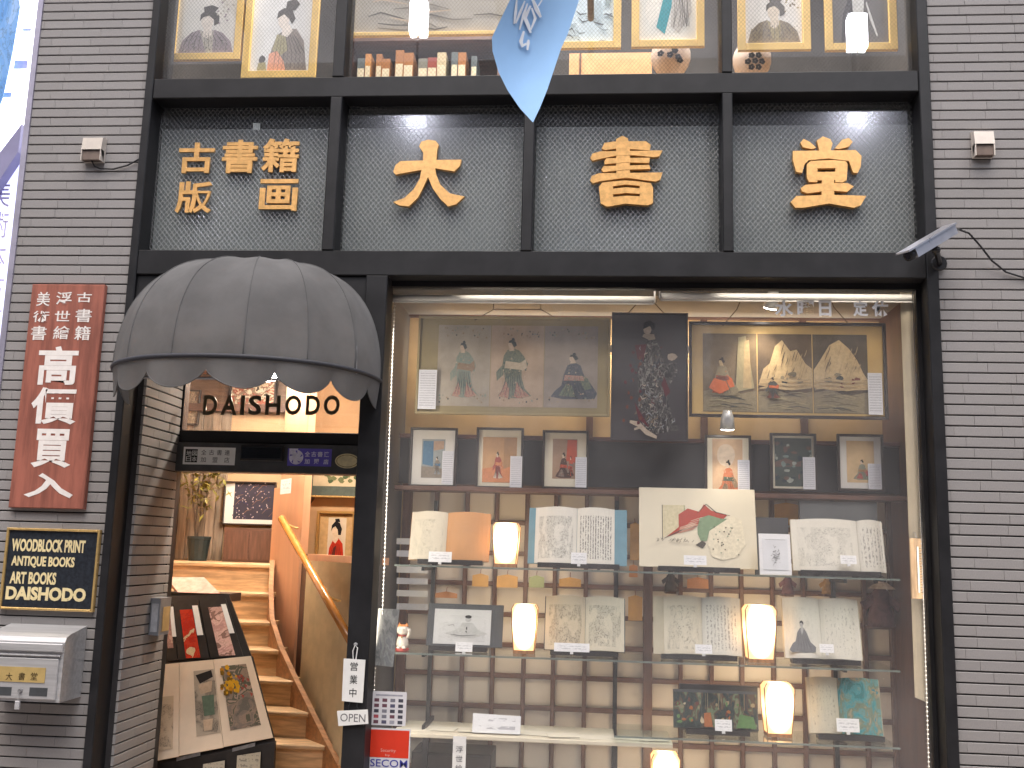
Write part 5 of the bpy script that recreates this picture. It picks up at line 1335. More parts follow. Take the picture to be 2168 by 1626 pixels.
# diagonal stair wall: stringer, post, pleated panel, handrail
ax, ay, az = STEPS[0]; bx_, by_, bz_ = STEPS[6]
WD = (Vector((bx_, by_, 0)) - Vector((ax, ay, 0))); WD.normalize()
WN = Vector((WD.y, -WD.x, 0))
if WN.x > 0: WN = -WN
def PW(px, py, off=0.0):
    """pixel -> point on the upright plane of the stair wall"""
    d = MC @ Vector((px - 1084.0, FPX, -(py - 813.0)))
    o0 = Vector((ax + .003, ay, 0)) + WN * off
    t = (o0 - Vector((EYE.x, EYE.y, 0))).dot(WN) / d.dot(WN)
    return EYE + d * t
s_ = [PW(px, py) for px, py in zip(rx, rows)]
m = MB()
top = [Vector((a, b, c)) + Vector((0, 0, .03)) for a, b, c in STEPS[:8]]
bot = [v - Vector((0, 0, .30)) for v in top]
for off in (0, 1):
    pass
N = len(top)
vsx = [v + WN * .012 for v in top] + [v + WN * .012 for v in bot] + [v - WN * .02 for v in top] + [v - WN * .02 for v in bot]
fs = []
for i in range(N - 1):
    fs += [(i, i + 1, N + i + 1, N + i), (2 * N + i, 3 * N + i, 3 * N + i + 1, 2 * N + i + 1), (i, 2 * N + i, 2 * N + i + 1, i + 1), (N + i, N + i + 1, 3 * N + i + 1, 3 * N + i)]
fs += [(0, N, 3 * N, 2 * N), (N - 1, 3 * N - 1, 4 * N - 1, 2 * N - 1)]
m.add(vsx, fs).build('stringer', wood('stringer_wood', (.36, .17, .07), .4, 'x'), st)
# wooden post at the head of the stair wall
SALMON = mat('salmon_wood', (.58, .31, .18), .5, 0, .12, 6, .04, (1, 1, .15))
pa, pb = PW(583, 1200), PW(634, 1200)
sw = T('stair_wall', 'salmon wooden partition beside the stairs with pleated infill panel', 'partition', (pa.x, pa.y, .1))
def wallq(px0, px1, ztop, zbot, off, th, name, m_, par):
    A, B = PW(px0, 1200, off), PW(px1, 1200, off)
    return MB().slab([(A.x, A.y, ztop), (B.x, B.y, ztop), (B.x, B.y, zbot), (A.x, A.y, zbot)], th).build(name, m_, par)
wallq(583, 634, 2.96, .12, -.02, .05, 'post', SALMON, sw)
zp = PW(700, 1190).z
# pleated infill
pm = MB()
npl = 11
A, B = PW(648, 1300, -.05), PW(800, 1300, -.05)
pts = []
for i in range(npl * 2 + 1):
    q = A.lerp(B, i / (npl * 2)); off = WN * (.034 if i % 2 else 0)
    pts.append(q + off)
n = len(pts)
pm.add([(p.x, p.y, .11) for p in pts] + [(p.x, p.y, zp) for p in pts], [(i, i + 1, n + i + 1, n + i) for i in range(n - 1)])
pm.build('pleated_panel', mat('pleated_beige', (.62, .47, .27), .6, 0, .08, 10), sw)
wallq(640, 805, zp + .04, zp, -.04, .05, 'cap_rail', SALMON, sw)
wallq(634, 648, zp + .04, .12, -.035, .04, 'stile', BROWNV, sw)
hr = T('handrail', 'sloping orange wooden handrail above the stairs', 'handrail', PW(740, 1345, .1))
A, B = PW(596, 1098, .08), PW(760, 1388, .08)
MB().tube([A, B], .024, 12).build('rail', mat('orange_varnish', (.55, .21, .04), .25, 0, .12, 8, 0, (1, 1, .3), coat=.5), hr, smooth=True)
for q in (.04, .62):
    c_ = A.lerp(B, q); MB().tube([c_, c_ - WN * .08 - Vector((0, 0, .03)), c_ - WN * .115 - Vector((0, 0, .03))], .007, 6).build('bracket', BRASS, hr)
# salmon wall section seen right of the stringer head
wallq(570, 583.5, PW(575, 1180).z + .5, .12, -.03, .03, 'edge_board', SALMON, sw)
# back wall cladding boards on the landing
lz = STEPS[0][2]
x0 = P(340, 1100, BW).x; x1 = P(476, 1100, BW).x
bd = T('wall_boards', 'greyish weathered vertical boards behind the potted plant on the landing', 'panelling', ((x0 + x1) / 2, BW, lz))
nb = 7
for k in range(nb):
    a = x0 + (x1 - x0) * k / nb; b = x0 + (x1 - x0) * (k + 1) / nb
    MB().bbox(a + .002, b - .002, BW - .03 - .004 * (k % 2), BW - .001, lz + .001, 2.6, .004).build('board', wood('weathered_board_%d' % (k % 3), ((.26, .20, .15), (.20, .15, .11), (.30, .22, .16))[k % 3], .7, 'z'), bd)
# dark cabinet under the picture on the landing
x0, x1, z0, z1 = RX(470, 1118, 580, 1196, BW - .35)
cb = T('low_cabinet', 'dark brown cabinet on the landing beneath the blossom picture', 'cabinet', ((x0 + x1) / 2, BW - .2, lz))
MB().bbox(x0, x1, BW - .33, BW - .002, lz + .0005, z1, .004).build('body', BROWN, cb); MB().box(x0 + .02, (x0 + x1) / 2 - .005, BW - .336, BW - .3305, lz + .02, z1 - .02).build('door', BROWNV, cb); MB().box((x0 + x1) / 2 + .005, x1 - .02, BW - .336, BW - .3305, lz + .02, z1 - .02).build('door', BROWNV, cb)
# picture with blossoms
def blossom(r, y, t):
    sheet(r, y, mat('night_blue', (.035, .03, .05), .6, 0, .2, 8), t)
    a = Art(r, y - .0015, [ink('b9a8a4'), ink('6a5a70'), ink('8a6a5a'), ink('3c3c60')]); g = random.Random(9)
    for _ in range(12): u, v = g.random(), g.random(); a.line([(u, v), (u + .1, v + .12), (u + .22, v + .15)], .008, 2)
    for _ in range(90): a.blob(g.random(), g.random(), .015, .02, g.choice((0, 0, 1, 3)), 6, .3, g)
    a.build('print_image', t)
framed('framed_picture', 'framed dark night blossom print with pale mount on the landing wall', 'picture', (474, 1020, 584, 1112), BW - .05, DARKF, 3, blossom, (496, 1020, 580, 1100), MATW, depth=.03)
# pictures on the right: gold frame and ochre frame on the partition wall
xw = P(690, 1100, 2.2)
pw = T('partition_wall', 'tan wall section behind the handrail carrying two framed pictures', 'wall', (xw.x, 2.3, .1))
x0, x1 = P(634, 1100, 2.3).x, P(840, 1100, 2.3).x
MB().box(x0, x1, 2.3, 2.34, .1, 2.97).build('panel', mat('tan_partition', (.50, .30, .15), .75, 0, .08, 4), pw)
MB().prism([(x0 + .001, P(640, 1100, 2.29).z), (x0 + .12, P(680, 1050, 2.29).z), (x0 + .12, P(680, 1010, 2.29).z), (x0 + .001, P(640, 1010, 2.29).z)], 2.288, 2.2995).build('dark_trim', BROWN, pw)
MB().bbox(x0, x1, 2.24, 2.299, P(700, 1208, 2.27).z - .03, P(700, 1208, 2.27).z).build('dado_rail', BROWN, pw)
def lady(r, y, t):
    sheet(r, y, mat('lady_paper', (.55, .45, .33), .7, 0, .08, 8), t)
    a = Art(r, y - .0015, [ink('1c1a1c'), ink('c9b49a'), ink('b0301c'), ink('5a2a24')])
    a.poly([(.05, .01), (.12, .3), (.3, .48), (.56, .55), (.85, .4), (.96, .01)], 2); a.poly([(.2, .01), (.34, .3), (.5, .36), (.44, .01)], 3); a.poly([(.3, .46), (.34, .58), (.56, .6), (.6, .5), (.44, .4)], 1); a.poly([(.24, .66), (.3, .54), (.46, .52), (.58, .6), (.54, .76), (.32, .76)], 1)
    a.poly([(.18, .68), (.2, .82), (.4, .92), (.64, .88), (.78, .74), (.72, .6), (.58, .6), (.54, .72), (.4, .8), (.26, .76)], 0); a.poly([(.4, .9), (.36, .97), (.6, .98), (.66, .9)], 0)
    for q in range(6): a.line([(.16 + .13 * q, .03), (.24 + .1 * q, .2), (.34 + .06 * q, .4)], .012, 3)
    a.build('print_image', t)
framed('framed_picture', 'ochre framed print of a figure in red on the wall behind the handrail', 'picture', (670, 1082, 752, 1200), 2.25, mat('ochre_frame', (.36, .2, .06), .45, .2, .1, 10), 6, lady, (694, 1096, 732, 1188), mat('ochre_mount2', (.45, .28, .12), .7), depth=.03)
def green(r, y, t):
    sheet(r, y, mat('cream_green', (.50, .42, .28), .7, 0, .1, 8), t); a = Art(r, y - .0015, [ink('4a5a40'), ink('6a7050')]); g = random.Random(3)
    for _ in range(24): a.blob(g.random(), g.uniform(.2, .9), .05, .1, g.choice((0, 1)), 7, .4, g)
    a.build('print_image', t)
framed('framed_picture', 'gold framed green-mounted picture high on the wall behind the handrail', 'picture', (642, 985, 790, 1054), 2.25, BRASS, 4, green, (664, 985, 780, 1030), mat('green_mount', (.07, .09, .075), .7), depth=.03)
tgp = P(603, 1020, 2.0)
t, r = sticker('white notice card pinned on the salmon post', (594, 1015, 616, 1046), 0, WHITE, name='notice_card', cat='card')
bpy.data.objects.remove(t.children[0]); A, B = PW(594, 1030, .0315), PW(616, 1030, .0315); zt1, zt0 = PW(600, 1015, .03).z, PW(600, 1046, .03).z
t.location = (A.x, A.y, zt0); WL[t.name] = Vector(t.location)
MB().slab([(A.x, A.y, zt1), (B.x, B.y, zt1), (B.x, B.y, zt0), (A.x, A.y, zt0)], .001).build('card', CARD, t)
# hanging ornament above
# potted plant on the landing
p = P(418, 1186, 2.62)
pp = T('potted_plant', 'slim potted plant with yellow-green leaves on the landing', 'plant', (p.x, 2.62, lz))
rp = 24 / FPX * 7.6
MB().lathe([(rp * .8, 0), (rp, .16), (rp * 1.06, .165), (rp * 1.06, .185), (rp * .9, .185), (rp * .88, .165)], (p.x, 2.62, lz + .001), 16).build('pot', mat('dark_green_pot', (.02, .03, .032), .35), pp)
g = random.Random(31)
trunk = MB(); lv = MB()
for k in range(3):
    b = Vector((p.x + g.uniform(-.02, .02), 2.62, lz + .16)); pts = [b]
    tx = (k - 1) * .09
    for q in range(1, 7): pts.append(b + Vector((tx * q / 6 + g.uniform(-.01, .01), g.uniform(-.02, .02), .1 * q)))
    trunk.tube(pts, [.008 - .0008 * i for i in range(7)], 6)
    for q in range(90):
        c_ = pts[g.choice((3, 4, 5, 6, 6))] + Vector((g.gauss(0, .09), g.gauss(0, .07), g.gauss(.03, .08)))
        l, w = g.uniform(.05, .1), g.uniform(.012, .02); an, el = g.uniform(0, 6.3), g.uniform(-1.1, .5)
        d = Vector((math.cos(an) * math.cos(el), math.sin(an) * math.cos(el), math.sin(el))); sd2 = d.cross(Vector((0, 0, 1))).normalized() * w
        lv.add([c_, c_ + d * l * .5 + sd2, c_ + d * l, c_ + d * l * .5 - sd2 + Vector((0, 0, .006))], [(0, 1, 2), (0, 2, 3)])
trunk.build('stem', mat('plant_stem', (.08, .05, .03), .7), pp)
lv.build('leaf_cluster', mat('yellow_green_leaf', (.20, .17, .03), .5, 0, .35, 40), pp)['kind'] = 'stuff'
# orange panel edge seen by the left jamb
# hall lamp
hl_ = T('hall_lamp', 'round white ceiling lamp in the stair hall', 'lamp', (-2.2, 1.7, 2.75))
MB().lathe([(.02, 0), (.13, .03), (.15, .07), (.13, .1)], (-2.2, 1.7, 2.75), 20).build('globe', glow('hall_lamp_glow', (1, .89, .74), 72), hl_, smooth=True)
MB().lathe([(.135, 0), (.135, .11)], (-2.2, 1.7, 2.8505), 20).build('base', BRASS, hl_)
hl2 = T('hall_lamp', 'round ceiling lamp above the landing in the stair hall', 'lamp', (-2.5, 2.2, 2.86))
MB().lathe([(.02, 0), (.13, .03), (.15, .07), (.13, .1)], (-2.5, 2.3, 2.75), 20).build('globe', glow('hall_lamp_glow2', (1, .89, .74), 46), hl2, smooth=True)
MB().lathe([(.135, 0), (.135, .11)], (-2.5, 2.3, 2.8505), 20).build('base', BRASS, hl2)

# tube light near the entrance and a few things high up in the hall
p = P(712, 836, 1.1)
tl_ = T('ceiling_light', 'white tube ceiling light just inside the entrance', 'light', (p.x, 1.1, p.z))
MB().box(p.x - .28, p.x + .09, 1.05, 1.15, 2.90, 2.971).build('housing', WHITE, tl_)
MB().box(p.x - .27, p.x + .08, 1.06, 1.14, 2.85, 2.8995).build('tube', glow('tube_white', (1, .86, .66), 14), tl_)
lamp_area(tl_, (p.x - .1, 1.10, 2.84), .34, .08, 24, (1, .89, .75), (-.15, .35, -1))
def plain(c1, c2, sd3):
    def f(r_, y, t): sheet(r_, y, blotch_mat('hall_print_%d' % sd3, c1, sd3, 5), t)
    return f
framed('framed_picture', 'small dark framed print high on the hall wall above the plant', 'picture', (392, 826, 424, 900), BW - .05, DARKF, 3, plain(('a08a70', '7a6a58', 'b8a088', '5a4a40'), 0, 3), depth=.03)
framed('framed_picture', 'wide framed red and cream print high on the hall wall', 'picture', (486, 800, 586, 872), BW - .05, DARKF, 4, plain(('c9b49a', 'a05040', '8a7a68', 'd8c8b0', '4a4038'), 0, 6), depth=.03)
# print rack in the entrance
RK = T('print_rack', 'dark slanted rack of prints standing in the entrance', 'rack', (P(455, 1626, 1.0).x, 1.0, .1))
TLp, TRp, BRp, BLp = P(343, 1408, 1.0), P(532, 1390, 1.0), P(580, 1566, .80), P(330, 1614, .80)
MB().slab([P(318, 1410, 1.022), P(534, 1389, 1.022), P(582, 1572, .81), P(312, 1622, .81)], .02).build('slope', BLACKW, RK)
A, B = P(312, 1622, .81), P(582, 1572, .81)
MB().slab([A, B, (B.x, B.y + .03, .102), (A.x, A.y + .03, .102)], .03).build('front_panel', BLACKW, RK)
TB = P(534, 1389, 1.022)
MB().add([(B.x, B.y, B.z - .01), (TB.x, TB.y + .02, TB.z - .02), (TB.x, TB.y + .02, .102), (B.x, B.y + .03, .102), (B.x - .02, B.y, B.z - .01), (TB.x - .02, TB.y + .02, TB.z - .02), (TB.x - .02, TB.y + .02, .102), (B.x - .02, B.y + .03, .102)],
         [(0, 1, 2, 3), (7, 6, 5, 4), (0, 4, 5, 1), (1, 5, 6, 2), (2, 6, 7, 3), (3, 7, 4, 0)]).build('side_panel', BLACKW, RK)
MB().slab([P(330, 1262, 1.2), P(484, 1258, 1.2), P(536, 1400, 1.03), P(342, 1412, 1.03)], .02).build('upper_slope', BLACKW, RK)
bt = P(484, 1258, 1.22); MB().box(P(345, 1262, 1.24).x, bt.x, 1.245, 1.27, .102, bt.z).build('back_panel', BLACKW, RK)
MB().box(P(345, 1262, 1.24).x, bt.x - .01, 1.2455, 1.48, bt.z - .05, bt.z - .0).build('top_board', BLACKW, RK)
class Q4:
    def __init__(s, TL, TR, BR, BL):
        s.c = [Vector(v) for v in (TL, TR, BR, BL)]; s.n = (s.c[1] - s.c[0]).cross(s.c[3] - s.c[0]).normalized()
        if s.n.y > 0: s.n = -s.n
    def p(s, u, v, o=0): a = s.c[0].lerp(s.c[1], u); b = s.c[3].lerp(s.c[2], u); return a.lerp(b, v) + s.n * o
    def sub(s, u0, v0, u1, v1, o): return [s.p(u0, v0, o), s.p(u1, v0, o), s.p(u1, v1, o), s.p(u0, v1, o)]
    def poly(s, mb, pts, o, mi=0): mb.add([s.p(u, v, o) for u, v in pts], [list(range(len(pts)))], mi)
LOW = Q4(TLp, TRp, BRp, BLp); UPQ = Q4(P(352, 1272, 1.19), P(478, 1266, 1.19), P(516, 1390, 1.045), P(362, 1400, 1.045))
PEACH = mat('peach_mount', (.72, .57, .43), .75, 0, .05, 6)
def mounted(q, u0, u1, v0, v1, iu0, iv0, iu1, iv1, pm_, lab, frame_m, deco=None):
    c4 = q.sub(u0, v0, u1, v1, .012)
    t = T('mounted_print', lab, 'print', c4[3])
    MB().slab(c4, .008).build('mount', frame_m, t)
    MB().slab(q.sub(iu0, iv0, iu1, iv1, .0145), .002).build('print', pm_, t)
    if deco: deco(q, t)
    return t
mounted(LOW, .02, .20, .0, .99, .03, .35, .15, .9, draw_mat('rack_pr0', (.55, .42, .3), 3.3, 5), 'peach mounted sketch half hidden by the door jamb on the rack', PEACH)
def deco1(q, t):
    m = MB(); o = .0155
    q.poly(m, [(.38, .16), (.55, .12), (.56, .2), (.42, .26)], o, 0); q.poly(m, [(.40, .27), (.55, .24), (.53, .36), (.42, .38)], o + .0004, 1); q.poly(m, [(.43, .4), (.55, .4), (.54, .62), (.44, .62)], o + .0006, 2); q.poly(m, [(.43, .66), (.52, .66), (.5, .78), (.43, .78)], o + .0008, 1)
    m.build('print_image', [ink('2c2826'), ink('b8a088'), ink('5c6a5a')], t)
mounted(LOW, .205, .58, .0, .985, .36, .11, .575, .82, draw_mat('rack_pr1', (.42, .34, .26), 7.7, 6, wash=.7), 'peach mounted ink print of a stone lantern on the rack', PEACH, deco1)
def deco2(q, t):
    m = MB(); g = random.Random(2)
    for i in range(34):
        r, an = g.uniform(0, .11), g.uniform(0, 6.3); cu, cv = .72 + r * math.cos(an) * .8, .28 + r * 1.7 * math.sin(an); s2 = g.uniform(.012, .028)
        q.poly(m, [(cu + s2 * math.cos(w), cv + s2 * 1.4 * math.sin(w)) for w in (0, 1.2, 2.5, 3.8, 5.1)], .0155 + .00008 * i, g.choice((0, 0, 1, 2)))
    m.build('print_flower', [ink('d09a28'), ink('b87a20'), ink('7a5a20')], t); m = MB()
    for i in range(10):
        cu, cv = g.uniform(.8, .9), g.uniform(.2, .45); q.poly(m, [(cu, cv), (cu + .03, cv + .02), (cu + .01, cv + .05)], .0158 + .0001 * i, 0)
    m.build('print_leaves', [ink('9a4a40')], t)
mounted(LOW, .585, 1.0, .0, .98, .66, .09, .93, .82, blotch_mat('rack_pr2', ('6a6258', '7d6f64', '8f7a6a', '5c5a4a', 'a08878'), 5.5, 4), 'peach mounted print of yellow sunflower heads on the rack', PEACH, deco2)
mounted(UPQ, -.02, .10, .04, 1.0, -.02, .25, .06, .8, blotch_mat('rack_pr3', ('b08a80', 'a07a70', 'c0a090'), 1.5, 3), 'dark bordered pink card at the rack edge by the jamb', BLACKW)
mounted(UPQ, .11, .54, .02, 1.0, .22, .18, .42, .98, blotch_mat('rack_red', ('b82c12', 'a8240e', 'b83418', 'a8280f', 'c9b08a'), 9.1, 2.5), 'black folder with bright red print on the rack', BLACKW)
mounted(UPQ, .56, 1.0, .02, 1.0, .68, .16, .90, .98, blotch_mat('rack_pink', ('c9a098', 'b98f88', 'd0aaa0', '8a6a62', 'c09a90'), 4.4, 2), 'black folder with pale pink print on the rack', BLACKW)
for k, (u0, u1) in enumerate(((.06, .12), (.43, .52), (.90, .98))):
    o = MB().slab(UPQ.sub(u0, .12, u1, .62, .016), .001).build('paper_slip', WHITE); tag(o, 'narrow white slip along the ' + ('pink card beside the jamb', 'bright red print in its black folder', 'pale pink print in its black folder')[k] + ' on the rack', 'paper slip', 'slips on the entrance rack')
bxk = T('wrapped_box', 'pink cellophane-wrapped box lying on top of the rack', 'box', P(405, 1258, 1.26))
MB().slab([P(352, 1222, 1.44), P(432, 1222, 1.44), P(466, 1256, 1.25), P(380, 1258, 1.25)], .03).build('lid', mat('pink_wrap', (.62, .36, .30), .18, 0, .15, 25, .3, coat=.6), bxk)
for lab, px in (('first', (374, 1598, 424, 1606)), ('second', (492, 1578, 540, 1586))):
    A, B = P(px[0], px[1] + 6, .805), P(px[2], px[1] - 6, .795); 
    o = MB().slab([A, B, B - Vector((0, 0, .02)), A - Vector((0, 0, .02))], .004).build('label_holder', STEEL_D, RK)
for (x0_, y0_, x1_, y1_) in ((430, 1618, 476, 1650), (502, 1600, 552, 1640)):
    A, B = P(x0_, y0_, .80), P(x1_, y0_ - 8, .80); MB().slab([A, B, B - Vector((0, -.005, .1)), A - Vector((0, -.005, .1))], .002).build('paper_label', text_mat('rack_label', (.6, .56, .45), 4, dens=.5, horiz=True, strength=.5), RK)

# ------------------------------------------------------------------ dome awning
aw = T('dome_awning', 'grey fabric dome awning with scalloped edge over the entrance', 'awning', (P(524, 790, 0).x, FY0, P(524, 790, 0).z))
AXL, AXR = P(272, 790, FY0).x, P(806, 790, FY0).x
ACX, AA = (AXL + AXR) / 2, (AXR - AXL) / 2
ZR = (P(247, 800, FY0).z + P(806, 806, FY0).z) / 2
AH = P(560, 562, FY0).z - ZR
AP = .64
NG = 7
def cloth_mat():
    k = NT('awning_fabric'); nz = k.noise(5, 5, .6); n2 = k.noise(160, 2)
    c = k.mix(k.sm(nz.outputs[0], .3, .7), (.155, .155, .158), (.205, .204, .207))
    df = k.n('ShaderNodeBsdfDiffuse'); k.set(df.inputs[0], c); df.inputs[1].default_value = .6
    tl = k.n('ShaderNodeBsdfTranslucent'); tl.inputs[0].default_value = (.22, .22, .225, 1)
    mx = k.n('ShaderNodeMixShader'); mx.inputs[0].default_value = .25
    bp = k.n('ShaderNodeBump'); bp.inputs['Strength'].default_value = .15; bp.inputs['Distance'].default_value = .003
    k.t.links.new(n2.outputs[0], bp.inputs['Height']); k.t.links.new(bp.outputs[0], df.inputs['Normal'])
    k.t.links.new(df.outputs[0], mx.inputs[1]); k.t.links.new(tl.outputs[0], mx.inputs[2]); k.t.links.new(mx.outputs[0], k.out.inputs[0])
    return k.mat
CLOTH = cloth_mat()
SEAM = mat('awning_piping', (.03, .031, .04), .7, 0, .1, 12)
def apt(t, s):
    """t 0..1 along the rim, s 0..1 from rim to crown"""
    th = math.pi * t
    e = 2 / 2.25
    cs, sn_ = abs(math.cos(s * math.pi / 2)) ** .78, abs(math.sin(s * math.pi / 2)) ** .92
    c0, s0 = math.cos(th), math.sin(th)
    cx = math.copysign(abs(c0) ** .92, c0)
    return Vector((ACX - AA * cx * abs(math.cos(s * math.pi / 2)) ** .62, FY0 - .002 - AP * (abs(s0) ** .92) * cs, ZR + AH * sn_))
for k in range(NG):
    def f(u, v, k=k):
        a, b = apt(k / NG, v * .985), apt((k + 1) / NG, v * .985)
        c_ = apt((k + u) / NG, v * .985); q = a.lerp(b, u)
        pt = q.lerp(c_, .62); pt.y += .03 * math.sin(math.pi * u) ** 2 * (1 - v) ** .7; pt.z -= .006 * math.sin(math.pi * u) ** 2 * v; return pt
    MB().grid(f, 6, 16).build('fabric_panel', CLOTH, aw, smooth=True)
for k in range(NG + 1):
    MB().tube([apt(k / NG, v / 20 * .985) + Vector((0, -.001, .001)) for v in range(21)], .0022, 5).build('seam', CLOTH, aw, smooth=True)
rim = [apt(i / 56, 0) for i in range(57)]
MB().tube(rim, .011, 8).build('rim_piping', SEAM, aw, smooth=True)
# scalloped valance
def val(u, v):
    p_ = apt(u, 0); fz = (u * NG) % 1.0
    sc2 = abs(math.cos(math.pi * u * NG)) ** .7
    drop = .058 + .080 * sc2
    out = Vector((p_.x - ACX, p_.y, 0)) * .012
    return Vector((p_.x - out.x * v * 2, p_.y + .012 * v + .012 * math.sin(u * NG * 2 * math.pi) * v, p_.z - .004 - drop * v))
MB().grid(val, 140, 5).build('valance', CLOTH, aw, smooth=True)
MB().tube([val(i / 140, 1.0) for i in range(141)], .0032, 4).build('valance_binding', CLOTH, aw, smooth=True)
for k in range(NG + 1):
    MB().tube([apt(k / NG, v / 8 * .98) + Vector((0, .016, -.014)) for v in range(9)], .008, 6).build('frame_rib', STEEL_D, aw)
MB().tube([Vector((AXL, FY0 - .01, ZR)), Vector((AXR, FY0 - .01, ZR))], .008, 6).build('wall_bar', STEEL_D, aw)
MB().bbox(XPL + .001, DPX0 - .001, FY0 + .02, FY1, ZR + .25, Z_B0 - .0015).build('entrance_fascia', FRAME, sf)
MB().box(XPL + .001, DPX0 - .001, FY1 + .001, DY - .03, 2.94, 2.96).build('entrance_soffit', mat('dusky_plaster', (.1, .1, .1)), sf)

# ------------------------------------------------------------------ things on the left wall
WY = -.0005
rs = T('wooden_sign_board', 'red-brown wooden board with white carved characters 高價買入 on the tiled wall', 'sign', P(120, 1077, 0))
REDW = wood('red_brown_board', (.27, .090, .062), .55, 'z', .3, 6)
x0, x1 = (P(62, 602, -.03).x + P(24, 1075, -.03).x) / 2, (P(215, 602, -.03).x + P(184, 1078, -.03).x) / 2
z0, z1 = (P(24, 1075, -.03).z + P(184, 1078, -.03).z) / 2, (P(62, 602, -.03).z + P(215, 602, -.03).z) / 2
MB().bbox(x0, x1, -.032, WY, z0, z1, .004).build('board', REDW, rs)
CARV = mat('carved_white', (.74, .70, .67), .7, 0, .06, 30)
def rschar(ch, px, w=.012):
    text_part(rs, 'character', ch, RX(*px, -.033), -.0322, CARV, .0015, w)
for ch, px in (('美', (78, 618, 106, 648)), ('術', (70, 658, 104, 682)), ('書', (66, 690, 98, 720)), ('浮', (119, 618, 152, 645)), ('世', (116, 658, 148, 680)), ('繪', (113, 690, 147, 718)), ('古', (163, 619, 194, 640)), ('書', (160, 654, 194, 682)), ('籍', (158, 690, 191, 720))):
    rschar(ch, px, .008)
for ch, px in (('高', (80, 733, 164, 815)), ('價', (66, 820, 163, 898)), ('買', (68, 908, 152, 990)), ('入', (52, 1002, 156, 1054))): rschar(ch, px, .026)
# brass plaque
pq = T('shop_plaque', 'black plaque with brass frame and gold shop lettering on the tiled wall', 'plaque', P(105, 1292, 0))
x0, x1, z0, z1 = RX(6, 1119, 205, 1293, -.02)
k_ = .012
m = MB(); m.bbox(x0, x0 + k_, -.026, WY, z0, z1, .003); m.bbox(x1 - k_, x1, -.026, WY, z0, z1, .003); m.bbox(x0 + k_ + .0002, x1 - k_ - .0002, -.026, WY, z0, z0 + k_, .003); m.bbox(x0 + k_ + .0002, x1 - k_ - .0002, -.026, WY, z1 - k_, z1, .003)
m.build('frame', BRASS, pq)
MB().box(x0 + k_ + .0004, x1 - k_ - .0004, -.014, WY, z0 + k_ + .0004, z1 - k_ - .0004).build('panel', mat('plaque_black', (.018, .022, .03), .35, 0, .4, 60, .25), pq)
GOLDL = mat('plaque_gold', (.88, .74, .42), .3, .2, .08, 25)
for s_t, px, wt in (('WOODBLOCK PRINT', (25, 1142, 181, 1169), .035), ('ANTIQUE BOOKS', (24, 1178, 158, 1203), .035), ('ART BOOKS', (21, 1211, 119, 1237), .035), ('DAISHODO', (12, 1243, 182, 1272), .045)):
    text_part(pq, 'lettering', s_t, RX(*px, -.015), -.0142, GOLDL, .002, wt)
# mailbox
mbx = P(178, 1400, 0).x; mw = .40; md = .205
zt_, zb_m = P(133, 1347, -md).z, P(124, 1488, -md).z
mb = T('mailbox', 'stainless steel wall mailbox with name plate and hanging key', 'mailbox', (mbx - mw / 2, 0, zb_m))
XA, XB = mbx - mw, mbx
prof = [(WY, zb_m), (-md, zb_m), (-md, zt_ - .03), (-md + .012, zt_ - .008), (-md + .05, zt_ + .006), (WY, zt_ + .035)]
n = len(prof)
mm = MB().add([(XA, y, z) for y, z in prof] + [(XB, y, z) for y, z in prof], [list(range(n)), list(range(2 * n - 1, n - 1, -1))] + [(i, n + i, n + (i + 1) % n, (i + 1) % n) for i in range(n)])
mm.build('body', STEEL, mb)
zfl = P(60, 1392, -md).z
MB().bbox(XA + .02, XB - .018, -md - .012, -md - .0005, zb_m + .012, zfl, .004).build('door', STEEL, mb)
MB().tube([(XA + .01, -md - .010, zfl + .012), (XB - .01, -md - .010, zfl + .012)], .006, 8).build('hinge_bar', STEEL_D, mb)
MB().bbox(XA + .005, XB - .004, -md - .014, -md - .0005, zt_ - .075, zt_ - .036, .004).build('slot_flap', STEEL, mb)
x0, x1, z0, z1 = RX(-8, 1412, 96, 1444, -md - .013)
pl_ = MB().box(x0, x1, -md - .0155, -md - .0125, z0, z1).build('name_plate', mat('mail_brass', (.55, .40, .16), .4, .4, .08, 30), mb)
for ch, u in (('大', 12), ('書', 39), ('堂', 65)):
    text_part(pl_, 'character', ch, RX(u, 1424, u + 14, 1440, -md - .016), -md - .0157, ink('3c3020'), .0006)
for px in ((-20, 1454, 24, 1472), (62, 1456, 100, 1474)):
    x0, x1, z0, z1 = RX(*px, -md - .013); MB().box(x0, x1, -md - .0135, -md - .0122, z0, z1).build('view_slot', mat('slot_dark', (.05, .055, .06), .3), mb)
c = P(43, 1462, -md - .015)
MB().tube([(c.x, -md - .0125, c.z), (c.x, -md - .024, c.z)], [.011, .009], 12).build('lock', STEEL_D, mb)
MB().tube([(c.x, -md - .026, c.z), (c.x, -md - .03, c.z - .03), (c.x, -md - .026, c.z - .045)], .002, 5).build('key_ring', STEEL, mb)
MB().bbox(c.x - .011, c.x + .011, -md - .034, -md - .022, c.z - .085, c.z - .046, .002).build('padlock', mat('padlock_grey', (.5, .5, .52), .4, .3), mb)
